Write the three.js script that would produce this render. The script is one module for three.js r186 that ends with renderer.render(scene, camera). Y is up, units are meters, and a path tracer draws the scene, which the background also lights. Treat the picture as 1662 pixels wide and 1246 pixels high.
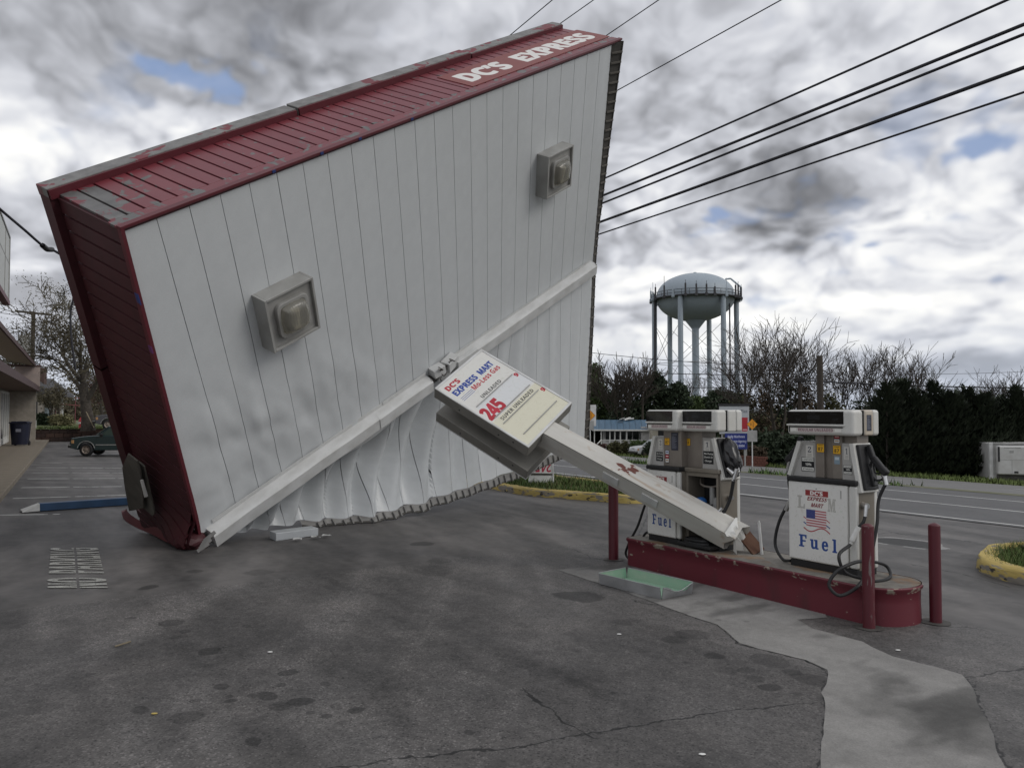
import * as THREE from 'three';
import { mergeGeometries, toCreasedNormals } from 'three/addons/utils/BufferGeometryUtils.js';
import { RoundedBoxGeometry } from 'three/addons/geometries/RoundedBoxGeometry.js';

// ---------------------------------------------------------------- camera, sky, sun, exposure
const V = (x = 0, y = 0, z = 0) => new THREE.Vector3(x, y, z);
const scene = new THREE.Scene();
const FPX = 1280, PITCH = Math.atan(42 / FPX), EYE = V(0, 2, 0);
const camera = new THREE.PerspectiveCamera(2 * Math.atan(623 / FPX) * 180 / Math.PI, 1024 / 767, 0.1, 3000);
camera.position.copy(EYE); camera.rotation.x = PITCH;
const renderer = new THREE.WebGLRenderer({ antialias: true });
renderer.toneMapping = THREE.LinearToneMapping; renderer.toneMappingExposure = 1.08;
renderer.shadowMap.enabled = true;
const SUN_DIR = V(0.74, 0.58, 0.30).normalize();
const sun = new THREE.DirectionalLight(new THREE.Color(1, 0.96, 0.90), 0.85);
sun.position.copy(SUN_DIR).multiplyScalar(60); sun.castShadow = true; sun.shadow.radius = 48;
sun.shadow.mapSize.set(2048, 2048);
Object.assign(sun.shadow.camera, { left: -40, right: 40, top: 40, bottom: -40, near: 1, far: 200 });
scene.add(sun, sun.target);

// ---------------------------------------------------------------- numbers, noise
function rng(a) { return () => { a |= 0; a = a + 0x6D2B79F5 | 0; let t = Math.imul(a ^ a >>> 15, 1 | a); t = t + Math.imul(t ^ t >>> 7, 61 | t) ^ t; return ((t ^ t >>> 14) >>> 0) / 4294967296; }; }
const clamp = (x, a = 0, b = 1) => Math.min(b, Math.max(a, x));
const mix = (a, b, t) => a + (b - a) * t;
const sstep = (a, b, x) => { const t = clamp((x - a) / (b - a)); return t * t * (3 - 2 * t); };
const hash = (x, y, z = 0) => { let h = Math.imul(x, 374761393) + Math.imul(y, 668265263) + Math.imul(z, 2147483647 ^ 0x5bd1e995) | 0; h = Math.imul(h ^ h >>> 13, 1274126177); return ((h ^ h >>> 16) >>> 0) / 4294967296; };
function noise2(x, y, s = 0) {
  const xi = Math.floor(x), yi = Math.floor(y), fx = x - xi, fy = y - yi, u = fx * fx * (3 - 2 * fx), v = fy * fy * (3 - 2 * fy);
  const a = hash(xi, yi, s), b = hash(xi + 1, yi, s), c = hash(xi, yi + 1, s), d = hash(xi + 1, yi + 1, s);
  return a + (b - a) * u + (c - a) * v + (a - b - c + d) * u * v;
}
function cells(x, y, s) { const xi = Math.floor(x), yi = Math.floor(y); let m = 9; for (let j = -1; j < 2; j++) for (let i = -1; i < 2; i++) { const a = xi + i + hash(xi + i, yi + j, s), b = yi + j + hash(xi + i, yi + j, s + 1); m = Math.min(m, (a - x) ** 2 + (b - y) ** 2); } return Math.sqrt(m); }   // distance to the nearest of scattered points
function fbm(x, y, oct = 4, s = 0) { let a = 0.5, r = 0, n = 0; for (let i = 0; i < oct; i++) { r += a * noise2(x, y, s + i * 17); n += a; a *= 0.5; x = x * 2.03 + 13.1; y = y * 2.03 + 7.7; } return r / n; }

// ---------------------------------------------------------------- sky: broken stratocumulus, computed
const pixDir = (px, py) => { const v = V((px - 831) / FPX, -(py - 623) / FPX, -1).normalize(); return v.applyAxisAngle(V(1, 0, 0), PITCH); };
function buildSky() {
  const W = 2048, H = 1024, d = new Float32Array(W * H * 4);
  // openings and cloud masses, in degrees of azimuth (right of view) and elevation
  const ae = (px, py) => { const v = pixDir(px, py); return [Math.atan2(v.x, -v.z), Math.asin(v.y)]; };
  const blob = (px, py, w, h, a, tilt = 0) => { const c = ae(px, py); return { az: c[0], el: c[1], w: w / FPX, h: h / FPX, a, tilt }; };
  const holes = [blob(310, 122, 85, 24, 1.1, -0.15), blob(1590, 240, 62, 24, 1.15, 0.05), blob(230, 105, 40, 12, 0.6), blob(395, 100, 45, 14, 0.6), blob(1160, 350, 26, 14, .7), blob(1130, 385, 20, 10, 0.5), blob(1260, 400, 22, 8, .5), blob(1420, 396, 26, 8, .5), blob(1545, 400, 30, 8, 0.5), blob(1500, 350, 22, 10, 0.5)];
  const masses = [blob(1180, 120, 330, 100, -0.40), blob(700, -20, 420, 70, -0.22), blob(130, 330, 160, 60, -0.16), blob(1290, 385, 95, 60, -0.40, .4), blob(1440, 440, 80, 28, -0.3, .2), blob(150, 60, 260, 30, -0.14),
    blob(1330, 495, 120, 22, 0.38), blob(1560, 300, 170, 60, 0.14), blob(1080, 280, 90, 70, 0.34), blob(1110, 400, 110, 60, 0.18), blob(500, 240, 240, 50, 0.2), blob(200, 180, 220, 30, 0.2, -.2), blob(1050, 500, 90, 60, 0.12), blob(1480, 588, 420, 30, -0.50), blob(1620, 560, 90, 14, .25), blob(60, 560, 160, 60, .1), blob(60, 420, 240, 130, -.22), blob(1400, 300, 500, 120, -.10)];
  const ev = (b, az, el) => { let da = az - b.az; if (da > Math.PI) da -= 2 * Math.PI; if (da < -Math.PI) da += 2 * Math.PI; const de = el - b.el, c = Math.cos(b.tilt), s = Math.sin(b.tilt), x = (da * c + de * s) / b.w, y = (-da * s + de * c) / b.h; return b.a * Math.exp(-(x * x + y * y)); };
  for (let j = 0; j < H; j++) {
    const el = (0.5 - (j + 0.5) / H) * Math.PI, sy = Math.sin(el), cy = Math.cos(el);
    for (let i = 0; i < W; i++) {
      const lon = ((i + 0.5) / W - 0.5) * 2 * Math.PI, dx = Math.cos(lon) * cy, dz = Math.sin(lon) * cy;  // three's equirect: u = atan2(z, x)
      const az = Math.atan2(dx, -dz), k = 1 / (Math.max(sy, 0) + 0.16), px = dx * k, pz = dz * k;
      const wx = fbm(px * 2.1 + 9, pz * 2.1, 3, 5) - 0.5, wz = fbm(px * 2.1, pz * 2.1 + 31, 3, 9) - 0.5;
      const big = fbm(px * 1.1 + 4.2 + wx * .5, pz * 1.1 + wz * .5, 3, 60);
      const mid = fbm(px * 3.2 + wx * 1.1, pz * 3.2 + wz * 1.1, 4, 21), fine = fbm(px * 9 + wx * 3, pz * 9 + wz * 3, 4, 33);
      // heaps of cloud, seen from below: lumps in azimuth and elevation, finer towards the horizon
      const low = sstep(.52, .16, el), fx = az * 10, fy = Math.log(1 + Math.max(el, 0) * 5) * 8.5;
      const w1 = noise2(fx * .9, fy * .9, 171) - .5, w2 = noise2(fx * .9 + 40, fy * .9, 172) - .5, w3 = noise2(fx * 5, fy * 5, 173) - .5, w4 = noise2(fx * 5 + 9, fy * 5, 174) - .5, X = fx + w1 * .8 + w3 * .16, Y = fy + w2 * .8 + w4 * .16;
      const lump = (sc, s) => { const c = cells(X * sc, Y * sc, s); return 1 - Math.min(1, c * c * 1.25); };   // rounded heads with dark joints
      const h1 = lump(.75, 181), h2 = lump(1.7, 183), h3 = lump(3.9, 185), h4 = lump(8.2, 187), det = fbm(X * 3, Y * 3.4, 5, 161) - .5, bigc = fbm(fx * .30 + 7, fy * .42 + 2, 4, 191);
      const pw = sstep(1.25, .75, el), heap = (h1 - .6) * .34 + (h2 - .6) * .28 + (h3 - .6) * .20 + (h4 - .6) * .09;
      let m = 0, hl = 0;
      for (const b of masses) m += ev(b, az, el);
      for (const b of holes) hl += ev(b, az, el);
      // light that the cloud lets through: thin edges are bright, thick bodies grey
      const soft = mix(.35, 1, low), body = (bigc - .5) * 1.2 * pw + (big - .5) * .7 * (1 - pw);
      let t = .35 + body + heap * soft * 1.15 + det * mix(.36, .70, low) + m - .05 * low;
      const glow = Math.max(0, dx * SUN_DIR.x + sy * SUN_DIR.y + dz * SUN_DIR.z);
      t += 0.14 * Math.pow(glow, 3);
      let L = mix(.16, .98, sstep(-.42, 1.02, t)) + .07 * det * low; L += .5 * sstep(.85, 1.4, t);
      const warm = sstep(.25, .95, t);
      let r = L * mix(.945, 1.0, warm), g = L * mix(.97, .995, warm), bl = L * mix(1.05, .97, warm);
      const edge = det * .9 + (h3 - .6) * -.35 + (h2 - .6) * -.35;
      let hole = .92 * sstep(.34, .92, hl + edge * 1.3 * sstep(.04, .3, hl)); hole = Math.max(hole, .5 * low * sstep(.68, .86, fbm(fx * 1.3 + 77, fy * 1.3, 4, 91) - heap * .5 + .05) * sstep(.06, .16, el));
      r = mix(r, .16 + .14 * (det + .5), hole); g = mix(g, .26 + .12 * (det + .5), hole); bl = mix(bl, .47 + .09 * (det + .5), hole);
      const hz = sstep(0.13, 0.0, el); // distant layer of cloud low over the horizon
      const band = 0.34 + 0.22 * fbm(az * 3.5, el * 46, 4, 7) + 0.12 * fbm(az * 9, el * 90, 3, 8);
      r = mix(r, band * 0.86, hz * 0.75); g = mix(g, band * 0.95, hz * 0.75); bl = mix(bl, band * 1.12, hz * 0.75);
      if (el < 0) { r = 0.12; g = 0.12; bl = 0.12; }
      const o = (j * W + i) * 4; d[o] = r; d[o + 1] = g; d[o + 2] = bl; d[o + 3] = 1;
    }
  }
  // rows of a DataTexture run from the bottom up
  const f = new Float32Array(W * H * 4); for (let j = 0; j < H; j++) f.set(d.subarray(j * W * 4, (j + 1) * W * 4), (H - 1 - j) * W * 4);
  const t = new THREE.DataTexture(f, W, H, THREE.RGBAFormat, THREE.FloatType);
  t.mapping = THREE.EquirectangularReflectionMapping; t.minFilter = t.magFilter = THREE.LinearFilter; t.wrapS = THREE.RepeatWrapping; t.needsUpdate = true;
  scene.background = t; scene.environment = t;
}
buildSky();

// ---------------------------------------------------------------- places: a pixel of the photograph and a distance, or the ground, give a point
const ray = (px, py) => { const v = V((px - 831) / FPX, -(py - 623) / FPX, -1); return v.applyAxisAngle(V(1, 0, 0), PITCH); };
const at = (px, py, depth) => { const r = ray(px, py); return EYE.clone().addScaledVector(r, depth / -r.z); };
const ground = (px, py, y = 0) => { const r = ray(px, py); return EYE.clone().addScaledVector(r, (y - EYE.y) / r.y); };
const ROAD_U = V(-0.545, 0, -0.839).normalize(), ROAD_S = V(0.839, 0, -0.545).normalize();   // along the road (away), across it (to the right)
const S_FLAT = 14.6, SLOPE = 0.059, S_END = 46;
const dropAt = (s) => -SLOPE * (clamp(s, S_FLAT, S_END) - S_FLAT);
const terrY = (x, z) => dropAt(x * ROAD_S.x + z * ROAD_S.z);
const sr = (s, r, y) => V(ROAD_S.x * s + ROAD_U.x * r, y === undefined ? dropAt(s) : y, ROAD_S.z * s + ROAD_U.z * r);
function terr(px, py) { const r = ray(px, py); let d = 5; for (let i = 0; i < 4000; i++) { const p = EYE.clone().addScaledVector(r, d / -r.z); if (p.y <= terrY(p.x, p.z)) return p; d += 0.03; } return EYE.clone().addScaledVector(r, d / -r.z); }
function terrAt(px, depth) { const r = ray(px, 665); const p = EYE.clone().addScaledVector(r, depth / -r.z); p.y = terrY(p.x, p.z); return p; }

// ---------------------------------------------------------------- geometry helpers
function uvBox(g, s = 1) {       // uv in metres from the face each triangle looks at
  const p = g.attributes.position, n = g.attributes.normal, uv = new Float32Array(p.count * 2);
  for (let i = 0; i < p.count; i++) {
    const x = Math.abs(n.getX(i)), y = Math.abs(n.getY(i)), z = Math.abs(n.getZ(i)), P = [p.getX(i), p.getY(i), p.getZ(i)];
    const [a, b] = y >= x && y >= z ? [P[0], P[2]] : x >= z ? [P[2], P[1]] : [P[0], P[1]];
    uv[2 * i] = a / s; uv[2 * i + 1] = b / s;
  }
  g.setAttribute('uv', new THREE.BufferAttribute(uv, 2)); return g;
}
const flat = (g) => (g.index ? g.toNonIndexed() : g);
function strip(g) { for (const k of Object.keys(g.attributes)) if (!['position', 'normal', 'uv'].includes(k)) g.deleteAttribute(k); return g; }
const merge = (gs) => { const l = gs.map((g) => strip(flat(g))); return l.length === 1 ? l[0] : mergeGeometries(l); };
const M4 = () => new THREE.Matrix4();
function box(x0, x1, y0, y1, z0, z1, bevel = 0) {
  const w = Math.abs(x1 - x0), h = Math.abs(y1 - y0), d = Math.abs(z1 - z0), b = Math.min(bevel, w * .45, h * .45, d * .45);
  const g = b > 0 ? new RoundedBoxGeometry(w, h, d, 2, b) : new THREE.BoxGeometry(w, h, d);
  g.translate((x0 + x1) / 2, (y0 + y1) / 2, (z0 + z1) / 2); return uvBox(flat(g));
}
function bar(p, q, w, h, up = V(0, 1, 0), bevel = 0) {      // a squared bar from p to q: w across, h along up
  const L = p.distanceTo(q), z = q.clone().sub(p).normalize(), x = up.clone().cross(z).normalize(), y = z.clone().cross(x);
  const g = box(-w / 2, w / 2, -h / 2, h / 2, -L / 2, L / 2, bevel);
  g.applyMatrix4(M4().makeBasis(x, y, z).setPosition(p.clone().add(q).multiplyScalar(0.5))); return g;
}
function rod(p, q, r0, r1 = r0, n = 8) {
  const L = p.distanceTo(q), g = new THREE.CylinderGeometry(r1, r0, L, n, 1);
  g.applyQuaternion(new THREE.Quaternion().setFromUnitVectors(V(0, 1, 0), q.clone().sub(p).normalize())); g.translate((p.x + q.x) / 2, (p.y + q.y) / 2, (p.z + q.z) / 2);
  return flat(g);
}
function tube(pts, r, seg = 24, n = 8) { return flat(new THREE.TubeGeometry(new THREE.CatmullRomCurve3(pts), seg, r, n)); }
function grid(us, vs, fn, crease = 0) {   // a sheet over the given parameter values; fn returns [point, u, v]
  const P = [], U = [], I = [], nu = us.length, nv = vs.length;
  for (const v of vs) for (const u of us) { const [p, a, b] = fn(u, v); P.push(p.x, p.y, p.z); U.push(a, b); }
  for (let j = 0; j < nv - 1; j++) for (let i = 0; i < nu - 1; i++) { const a = j * nu + i, b = a + 1, c = a + nu, d = c + 1; I.push(a, b, d, a, d, c); }
  const g = new THREE.BufferGeometry(); g.setAttribute('position', new THREE.Float32BufferAttribute(P, 3)); g.setAttribute('uv', new THREE.Float32BufferAttribute(U, 2)); g.setIndex(I);
  g.computeVertexNormals(); return crease ? toCreasedNormals(g, crease) : flat(g);
}
const lin = (a, b, n) => Array.from({ length: n + 1 }, (_, i) => a + (b - a) * i / n);
function polySheet(pts, y, uvs = 1) {      // a flat polygon lying at height y (or following the terrain when y is a function)
  const sh = new THREE.Shape(pts.map((p) => new THREE.Vector2(p.x, -p.z))), g = new THREE.ShapeGeometry(sh); g.rotateX(-Math.PI / 2);
  const p = g.attributes.position, uv = [];
  for (let i = 0; i < p.count; i++) { p.setY(i, typeof y === 'function' ? y(p.getX(i), p.getZ(i)) : y); uv.push(p.getX(i) / uvs, p.getZ(i) / uvs); }
  g.setAttribute('uv', new THREE.Float32BufferAttribute(uv, 2)); g.computeVertexNormals(); return flat(g);
}
function extrude(pts, depth, bevel = 0, seg = 1) {
  const g = new THREE.ExtrudeGeometry(new THREE.Shape(pts.map(([x, y]) => new THREE.Vector2(x, y))), { depth, bevelEnabled: bevel > 0, bevelSize: bevel, bevelThickness: bevel, bevelSegments: 2, steps: seg });
  return uvBox(flat(g));
}
// ---------------------------------------------------------------- naming
const used = {};
const numbered = (n) => { const k = used[n] = (used[n] ?? -1) + 1; return k ? n + '_' + String(k).padStart(3, '0') : n; };
function shadows(o) { o.castShadow = o.receiveShadow = true; return o; }
function tag(o, label, category, group, kind) { Object.assign(o.userData, label ? { label } : {}, category ? { category } : {}, group ? { group } : {}, kind ? { kind } : {}); return o; }
function thing(name, label, category, pos = V(), turn = 0, group) { const o = new THREE.Group(); o.name = numbered(name); o.position.copy(pos); o.rotation.y = turn; scene.add(o); return tag(o, label, category, group); }
function part(name, geos, mat, parent, label) { const o = shadows(new THREE.Mesh(merge([].concat(geos)), mat)); o.name = name; parent.add(o); if (label) o.userData.label = label; return o; }
function partW(name, geos, mat, root, label) { const g = merge([].concat(geos)); g.translate(-root.position.x, -root.position.y, -root.position.z); return part(name, g, mat, root, label); }   // given in world places, root unturned
function solo(name, geos, mat, label, category, group, kind) { const g = merge([].concat(geos)); g.computeBoundingBox(); const c = g.boundingBox.getCenter(V()); c.y = g.boundingBox.min.y; g.translate(-c.x, -c.y, -c.z); const o = shadows(new THREE.Mesh(g, mat)); o.name = numbered(name); o.position.copy(c); scene.add(o); return tag(o, label, category, group, kind); }
function struct(name, geos, mat, parent) { const o = shadows(new THREE.Mesh(merge([].concat(geos)), mat)); o.name = parent ? name : numbered(name); (parent ?? scene).add(o); if (!parent) o.userData.kind = 'structure'; return o; }
function copy(o, pos, turn, label) { const c = o.clone(); c.name = numbered(o.name.replace(/_\d{3}$/, '')); scene.add(c); if (pos) c.position.copy(pos); if (turn !== undefined) c.rotation.y = turn; c.userData = { ...o.userData }; if (label) c.userData.label = label; return c; }
function xf(g, m) { g = flat(g); g.applyMatrix4(m); if (m.determinant() < 0) for (const k of Object.keys(g.attributes)) { const a = g.attributes[k], n = a.itemSize, d = a.array; for (let i = 0; i < a.count; i += 3) for (let c = 0; c < n; c++) { const t = d[(i + 1) * n + c]; d[(i + 1) * n + c] = d[(i + 2) * n + c]; d[(i + 2) * n + c] = t; } } return g; }   // a left-handed frame turns triangles over: put them right
function partIn(name, geos, mat, root, label) { root.updateMatrixWorld(); const g = merge([].concat(geos)); g.applyMatrix4(root.matrixWorld.clone().invert()); return part(name, g, mat, root, label); }
const axisFrame = (x, y, z, o) => M4().makeBasis(x, y, z).setPosition(o);

// ---------------------------------------------------------------- materials
const enc = (c) => { c = clamp(c); return 255 * (c <= 0.0031308 ? 12.92 * c : 1.055 * Math.pow(c, 1 / 2.4) - 0.055); };
function tex(w, h, fn, repeat = true) {    // fn(u, v) gives a linear colour
  const d = new Uint8Array(w * h * 4);
  for (let j = 0; j < h; j++) for (let i = 0; i < w; i++) { const c = fn((i + .5) / w, (j + .5) / h, i, j), o = (j * w + i) * 4; d[o] = enc(c[0]); d[o + 1] = enc(c[1]); d[o + 2] = enc(c[2]); d[o + 3] = 255; }
  const t = new THREE.DataTexture(d, w, h); t.colorSpace = THREE.SRGBColorSpace; t.magFilter = THREE.LinearFilter; t.minFilter = THREE.LinearMipmapLinearFilter; t.generateMipmaps = true;
  if (repeat) t.wrapS = t.wrapT = THREE.RepeatWrapping; t.needsUpdate = true; return t;
}
function grey(w, h, fn) { const d = new Uint8Array(w * h * 4); for (let j = 0; j < h; j++) for (let i = 0; i < w; i++) { const o = (j * w + i) * 4, c = 255 * clamp(fn((i + .5) / w, (j + .5) / h)); d[o] = d[o + 1] = d[o + 2] = c; d[o + 3] = 255; } const t = new THREE.DataTexture(d, w, h); t.magFilter = THREE.LinearFilter; t.minFilter = THREE.LinearMipmapLinearFilter; t.generateMipmaps = true; t.wrapS = t.wrapT = THREE.RepeatWrapping; t.needsUpdate = true; return t; }
// periodic fbm so that a tile repeats without a seam
function pfbm(u, v, f, oct, s) { let a = .5, r = 0, n = 0; for (let i = 0; i < oct; i++) { const F = f << i, x = u * F, y = v * F, xi = Math.floor(x), yi = Math.floor(y), fx = x - xi, fy = y - yi, U = fx * fx * (3 - 2 * fx), W = fy * fy * (3 - 2 * fy), h = (p, q) => hash(((p % F) + F) % F, ((q % F) + F) % F, s + i * 31); const A = h(xi, yi), B = h(xi + 1, yi), C = h(xi, yi + 1), D = h(xi + 1, yi + 1); r += a * (A + (B - A) * U + (C - A) * W + (A - B - C + D) * U * W); n += a; a *= .5; } return r / n; }
const mat = (rgb, rough = 0.7, metal = 0, extra = {}) => new THREE.MeshStandardMaterial({ color: new THREE.Color().setRGB(...rgb), roughness: rough, metalness: metal, ...extra });
const grainCache = {};
function grained(...a) { const k = a.join(); return grainCache[k] ?? (grainCache[k] = makeGrained(...a)); }
function makeGrained(rgb, rgb2, f = 4, amount = 0.5, rough = 0.7, metal = 0, size = 256, speck = 0) {  // one tile per metre: two tones in patches, with fine grain
  const s = Math.floor(rgb[0] * 9999 + rgb2[2] * 777 + f * 13);
  const t = tex(size, size, (u, v, i, j) => { let k = sstep(.5 - amount * .5, .5 + amount * .5, pfbm(u, v, f, 5, s)); const g = 1 + (hash(i, j, s) - .5) * (0.12 + speck); return [0, 1, 2].map((c) => mix(rgb[c], rgb2[c], k) * g); });
  return new THREE.MeshStandardMaterial({ map: t, roughness: rough, metalness: metal });
}
const M = {
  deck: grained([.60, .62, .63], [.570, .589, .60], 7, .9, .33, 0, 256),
  deckShaded: grained([.50, .52, .53], [.45, .468, .476], 7, .9, .3, 0, 256),  // deck white made darker: shade of the crushed half put into its colour
  whiteMetal: grained([.64, .645, .64], [.50, .50, .485], 5, .9, .5, 0, 256),
  greyMetal: grained([.36, .36, .35], [.25, .25, .24], 4, .9, .5, .1),
  steel: grained([.27, .245, .215], [.19, .165, .145], 4, .9, .42, .35),
  darkBack: grained([.085, .08, .072], [.05, .046, .042], 5, .9, .8),
  ribGrey: grained([.25, .245, .235], [.16, .155, .148], 5, .9, .7),
  black: mat([.012, .012, .013], .55), rubber: mat([.013, .013, .014], .6), darkGap: mat([.02, .018, .017], .9),
  glassDark: mat([.012, .014, .017], .1), chrome: mat([.6, .6, .6], .28, .9),
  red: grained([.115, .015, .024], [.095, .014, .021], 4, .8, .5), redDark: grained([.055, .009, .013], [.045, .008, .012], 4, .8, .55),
  yellow: grained([.62, .40, .045], [.48, .33, .06], 6, .7, .8),
  white: grained([.72, .72, .70], [.62, .62, .59], 4, .9, .5),
  blue: mat([.025, .10, .28], .5), rust: grained([.085, .036, .022], [.125, .065, .04], 9, .8, .9),
  wood: grained([.12, .11, .095], [.075, .07, .06], 6, .9, .9), bark: grained([.07, .058, .046], [.035, .03, .025], 12, .9, .95), barkGrey: grained([.10, .085, .07], [.045, .039, .033], 12, .9, .95), twig: mat([.055, .045, .036], .95),
  pole: grained([.075, .062, .05], [.045, .037, .03], 8, .9, .95),
};
// ---------------------------------------------------------------- ground, road, pavements
// stains, cracks and patches of the asphalt, where the photograph shows them
const toSR = (p) => [p.x * ROAD_S.x + p.z * ROAD_S.z, p.x * ROAD_U.x + p.z * ROAD_U.z];
const stainPx = [[240,952,13,1],[275,1011,16,.8],[337,1057,17,1],[467,1092,15,1],[362,1114,10,1],[375,1137,11,1],[434,1130,15,1],[495,1138,22,1],[460,1146,15,.8],[577,1154,15,1],[227,1152,10,.8],[300,1164,24,.7],[412,1204,11,1],[145,1094,10,.7],[527,1110,8,.7],[560,1172,11,.6],[760,1188,8,.9],[420,927,24,.5],[315,926,10,.7],[210,1003,8,.8],[372,1130,8,.9],[505,1156,7,.8],[530,1162,8,.9],[455,1111,7,.8],[316,1137,9,.7],[15,1101,8,.6],[680,882,18,.9],[712,910,20,.5],[285,1034,14,.6],[300,1025,8,.8],[60,1150,30,.4],[410,1130,6,.8],[572,1132,7,.6],[545,1146,9,.6],[392,1183,9,.5],[700,925,26,.45],[560,1008,6,.5],[400,1016,7,.5],[380,1016,5,.5],
  [938,967,32,1],[1098,1038,20,.8],[1130,1030,24,.7],[1157,1064,15,1],[1225,1100,17,.7],[1248,1116,16,1],[1285,1090,16,.8],[1322,1101,24,.8],[1210,1087,14,.6],[1180,1088,14,.5],[992,1125,7,.8],[1250,1072,24,.7],[1040,1057,10,.5],[1295,1126,8,.7],[1262,1128,10,.4],[970,1100,14,.35],[880,1060,12,.4],[1010,1010,16,.6],[1115,1075,9,.6],[930,1055,8,.5],[1060,1120,10,.4],
  [1166,1006,6,.7],[1212,1009,5,.7],[1455,1112,40,.35],[1420,1150,60,.3],[1560,880,22,.35],[1600,905,30,.4]];
const stains = stainPx.map(([x, y, r, a], i) => { const c = toSR(ground(x, y)), e = toSR(ground(x + r, y)); return { c, R: 1.2 * Math.hypot(e[0] - c[0], e[1] - c[1]), a, i }; });
const crackPx = [[[420,1260],[540,1246],[700,1226],[830,1212],[930,1196],[1080,1170],[1210,1150],[1330,1138],[1342,1150]],
  [[1345,1088],[1342,1110],[1335,1125],[1341,1150],[1337,1180],[1332,1246],[1326,1290]], [[1568,1099],[1580,1118],[1592,1150],[1610,1182],[1618,1215],[1632,1250],[1650,1300]], [[1568,1100],[1610,1093],[1662,1084],[1720,1074]],
  [[848,1115],[862,1132],[880,1142],[895,1152],[912,1168],[940,1184],[966,1197]], [[853,1128],[866,1136],[884,1140]], [[1030,975],[1080,985],[1120,1000],[1165,1014],[1185,1030],[1200,1044],[1250,1058],[1310,1072],[1345,1090]],
  [[930,890],[960,905],[985,909],[1020,912]], [[1380,860],[1420,856],[1470,868],[1500,872],[1560,876],[1640,892]], [[1395,872],[1440,864],[1500,868],[1590,880]], [[1480,915],[1560,930],[1640,952]], [[1020,905],[1060,815],[1100,818]], [[1540,1018],[1570,1018],[1590,1022]]];
const cracks = crackPx.map((l) => l.map(([x, y]) => toSR(ground(x, y))));
function segDist(s, r, A, B) { const vx = B[0] - A[0], vy = B[1] - A[1], t = clamp(((s - A[0]) * vx + (r - A[1]) * vy) / (vx * vx + vy * vy)); return Math.hypot(s - A[0] - vx * t, r - A[1] - vy * t); }
const pothole = toSR(ground(1470, 880));
function asphalt(s, r, detail) {
  const n = fbm(s * .35 + 3, r * .35, 4, 1), streak = fbm(s * 2.6, r * .22, 4, 44), arc = fbm(Math.hypot(s + 9, r - 16) * 2.0, Math.atan2(r - 16, s + 9) * 3, 4, 55), m = fbm(s * 2.2, r * 2.2, 4, 2), f = fbm(s * 13, r * 13, 3, 3);
  const dry = fbm(s * 5.5, r * 1.3, 4, 47), patch = fbm(s * .8 + 40, r * .8, 5, 48);
  let L = .073 + .040 * (n - .5) * 2 + .050 * (streak - .5) + .050 * (arc - .5) + .024 * (m - .5) + .036 * (f - .5) + .040 * (dry - .5) + .018 * (patch - .5);
  // pale worn aggregate in the wheel tracks
  const worn = sstep(.47, .70, arc * .55 + streak * .2 + m * .25); L += .026 * worn;
  if (detail) { const g = hash(Math.floor(s * 210), Math.floor(r * 210), 5), g2 = hash(Math.floor(s * 95), Math.floor(r * 95), 6), g3 = noise2(s * 46, r * 46, 7); L *= 1 + .50 * (g - .5) + .44 * (g2 - .5) + .34 * (g3 - .5); if (g2 > .93) L += .075 * (0.3 + worn); if (g2 < .05) L *= .5; }
  let w = .6 * (m - .3); let R = L * (1.055 + .05 * w), G = L * 1.0, B = L * (.965 - .05 * w);
  for (const q of stains) { const ds = s - q.c[0], dr = r - q.c[1]; if (Math.abs(ds) > q.R * 2 || Math.abs(dr) > q.R * 2) continue; const d = Math.hypot(ds, dr * (1 + .35 * Math.sin(q.i * 3))) / q.R + (noise2(s * 7 / (q.R * 8 + .3), r * 7 / (q.R * 8 + .3), q.i) - .5) * .75 + (noise2(s * 22, r * 22, q.i) - .5) * .22; const k = 1 - .58 * q.a * sstep(1.02, .82, d); R *= k; G *= k; B *= k; }
  const jx = s + (noise2(s * 9, r * 9, 71) - .5) * .05 + (noise2(s * 34, r * 34, 74) - .5) * .028, jr = r + (noise2(s * 9, r * 9, 72) - .5) * .05 + (noise2(s * 34, r * 34, 75) - .5) * .028;
  for (let c = 0; c < cracks.length; c++) { const l = cracks[c]; for (let i = 0; i < l.length - 1; i++) { const d = segDist(jx, jr, l[i], l[i + 1]); if (d < .03) { const wd = (.002 + .013 * noise2(s * 14, r * 14, 73)); const k = 1 - .86 * sstep(wd + .004, wd - .004, d); R *= k; G *= k; B *= k; } } }
  const pd = Math.hypot((s - pothole[0]) * 1.5, r - pothole[1]) + (noise2(s * 3, r * 3, 81) - .5) * .3;
  if (pd < 1) { const k = mix(.22, 1, sstep(.45, .5, pd)) ; R *= k; G *= k; B *= k; if (pd > .5 && pd < .64 && noise2(s * 4, r * 4, 84) > .45) { R += .16; G += .16; B += .155; } }
  return [R, G, B];
}
function lotSheet(name, s0, s1, r0, r1, w, h, lift, detail) {
  const t = tex(w, h, (u, v) => asphalt(mix(s0, s1, u), mix(r0, r1, v), detail), false); t.anisotropy = 8;
  const m = new THREE.MeshStandardMaterial({ map: t, roughness: .66 });
  return struct(name, grid(lin(0, 1, 8), lin(0, 1, 8), (u, v) => [sr(mix(s0, s1, u), mix(r0, r1, v), lift), u, v]), m);
}
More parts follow.
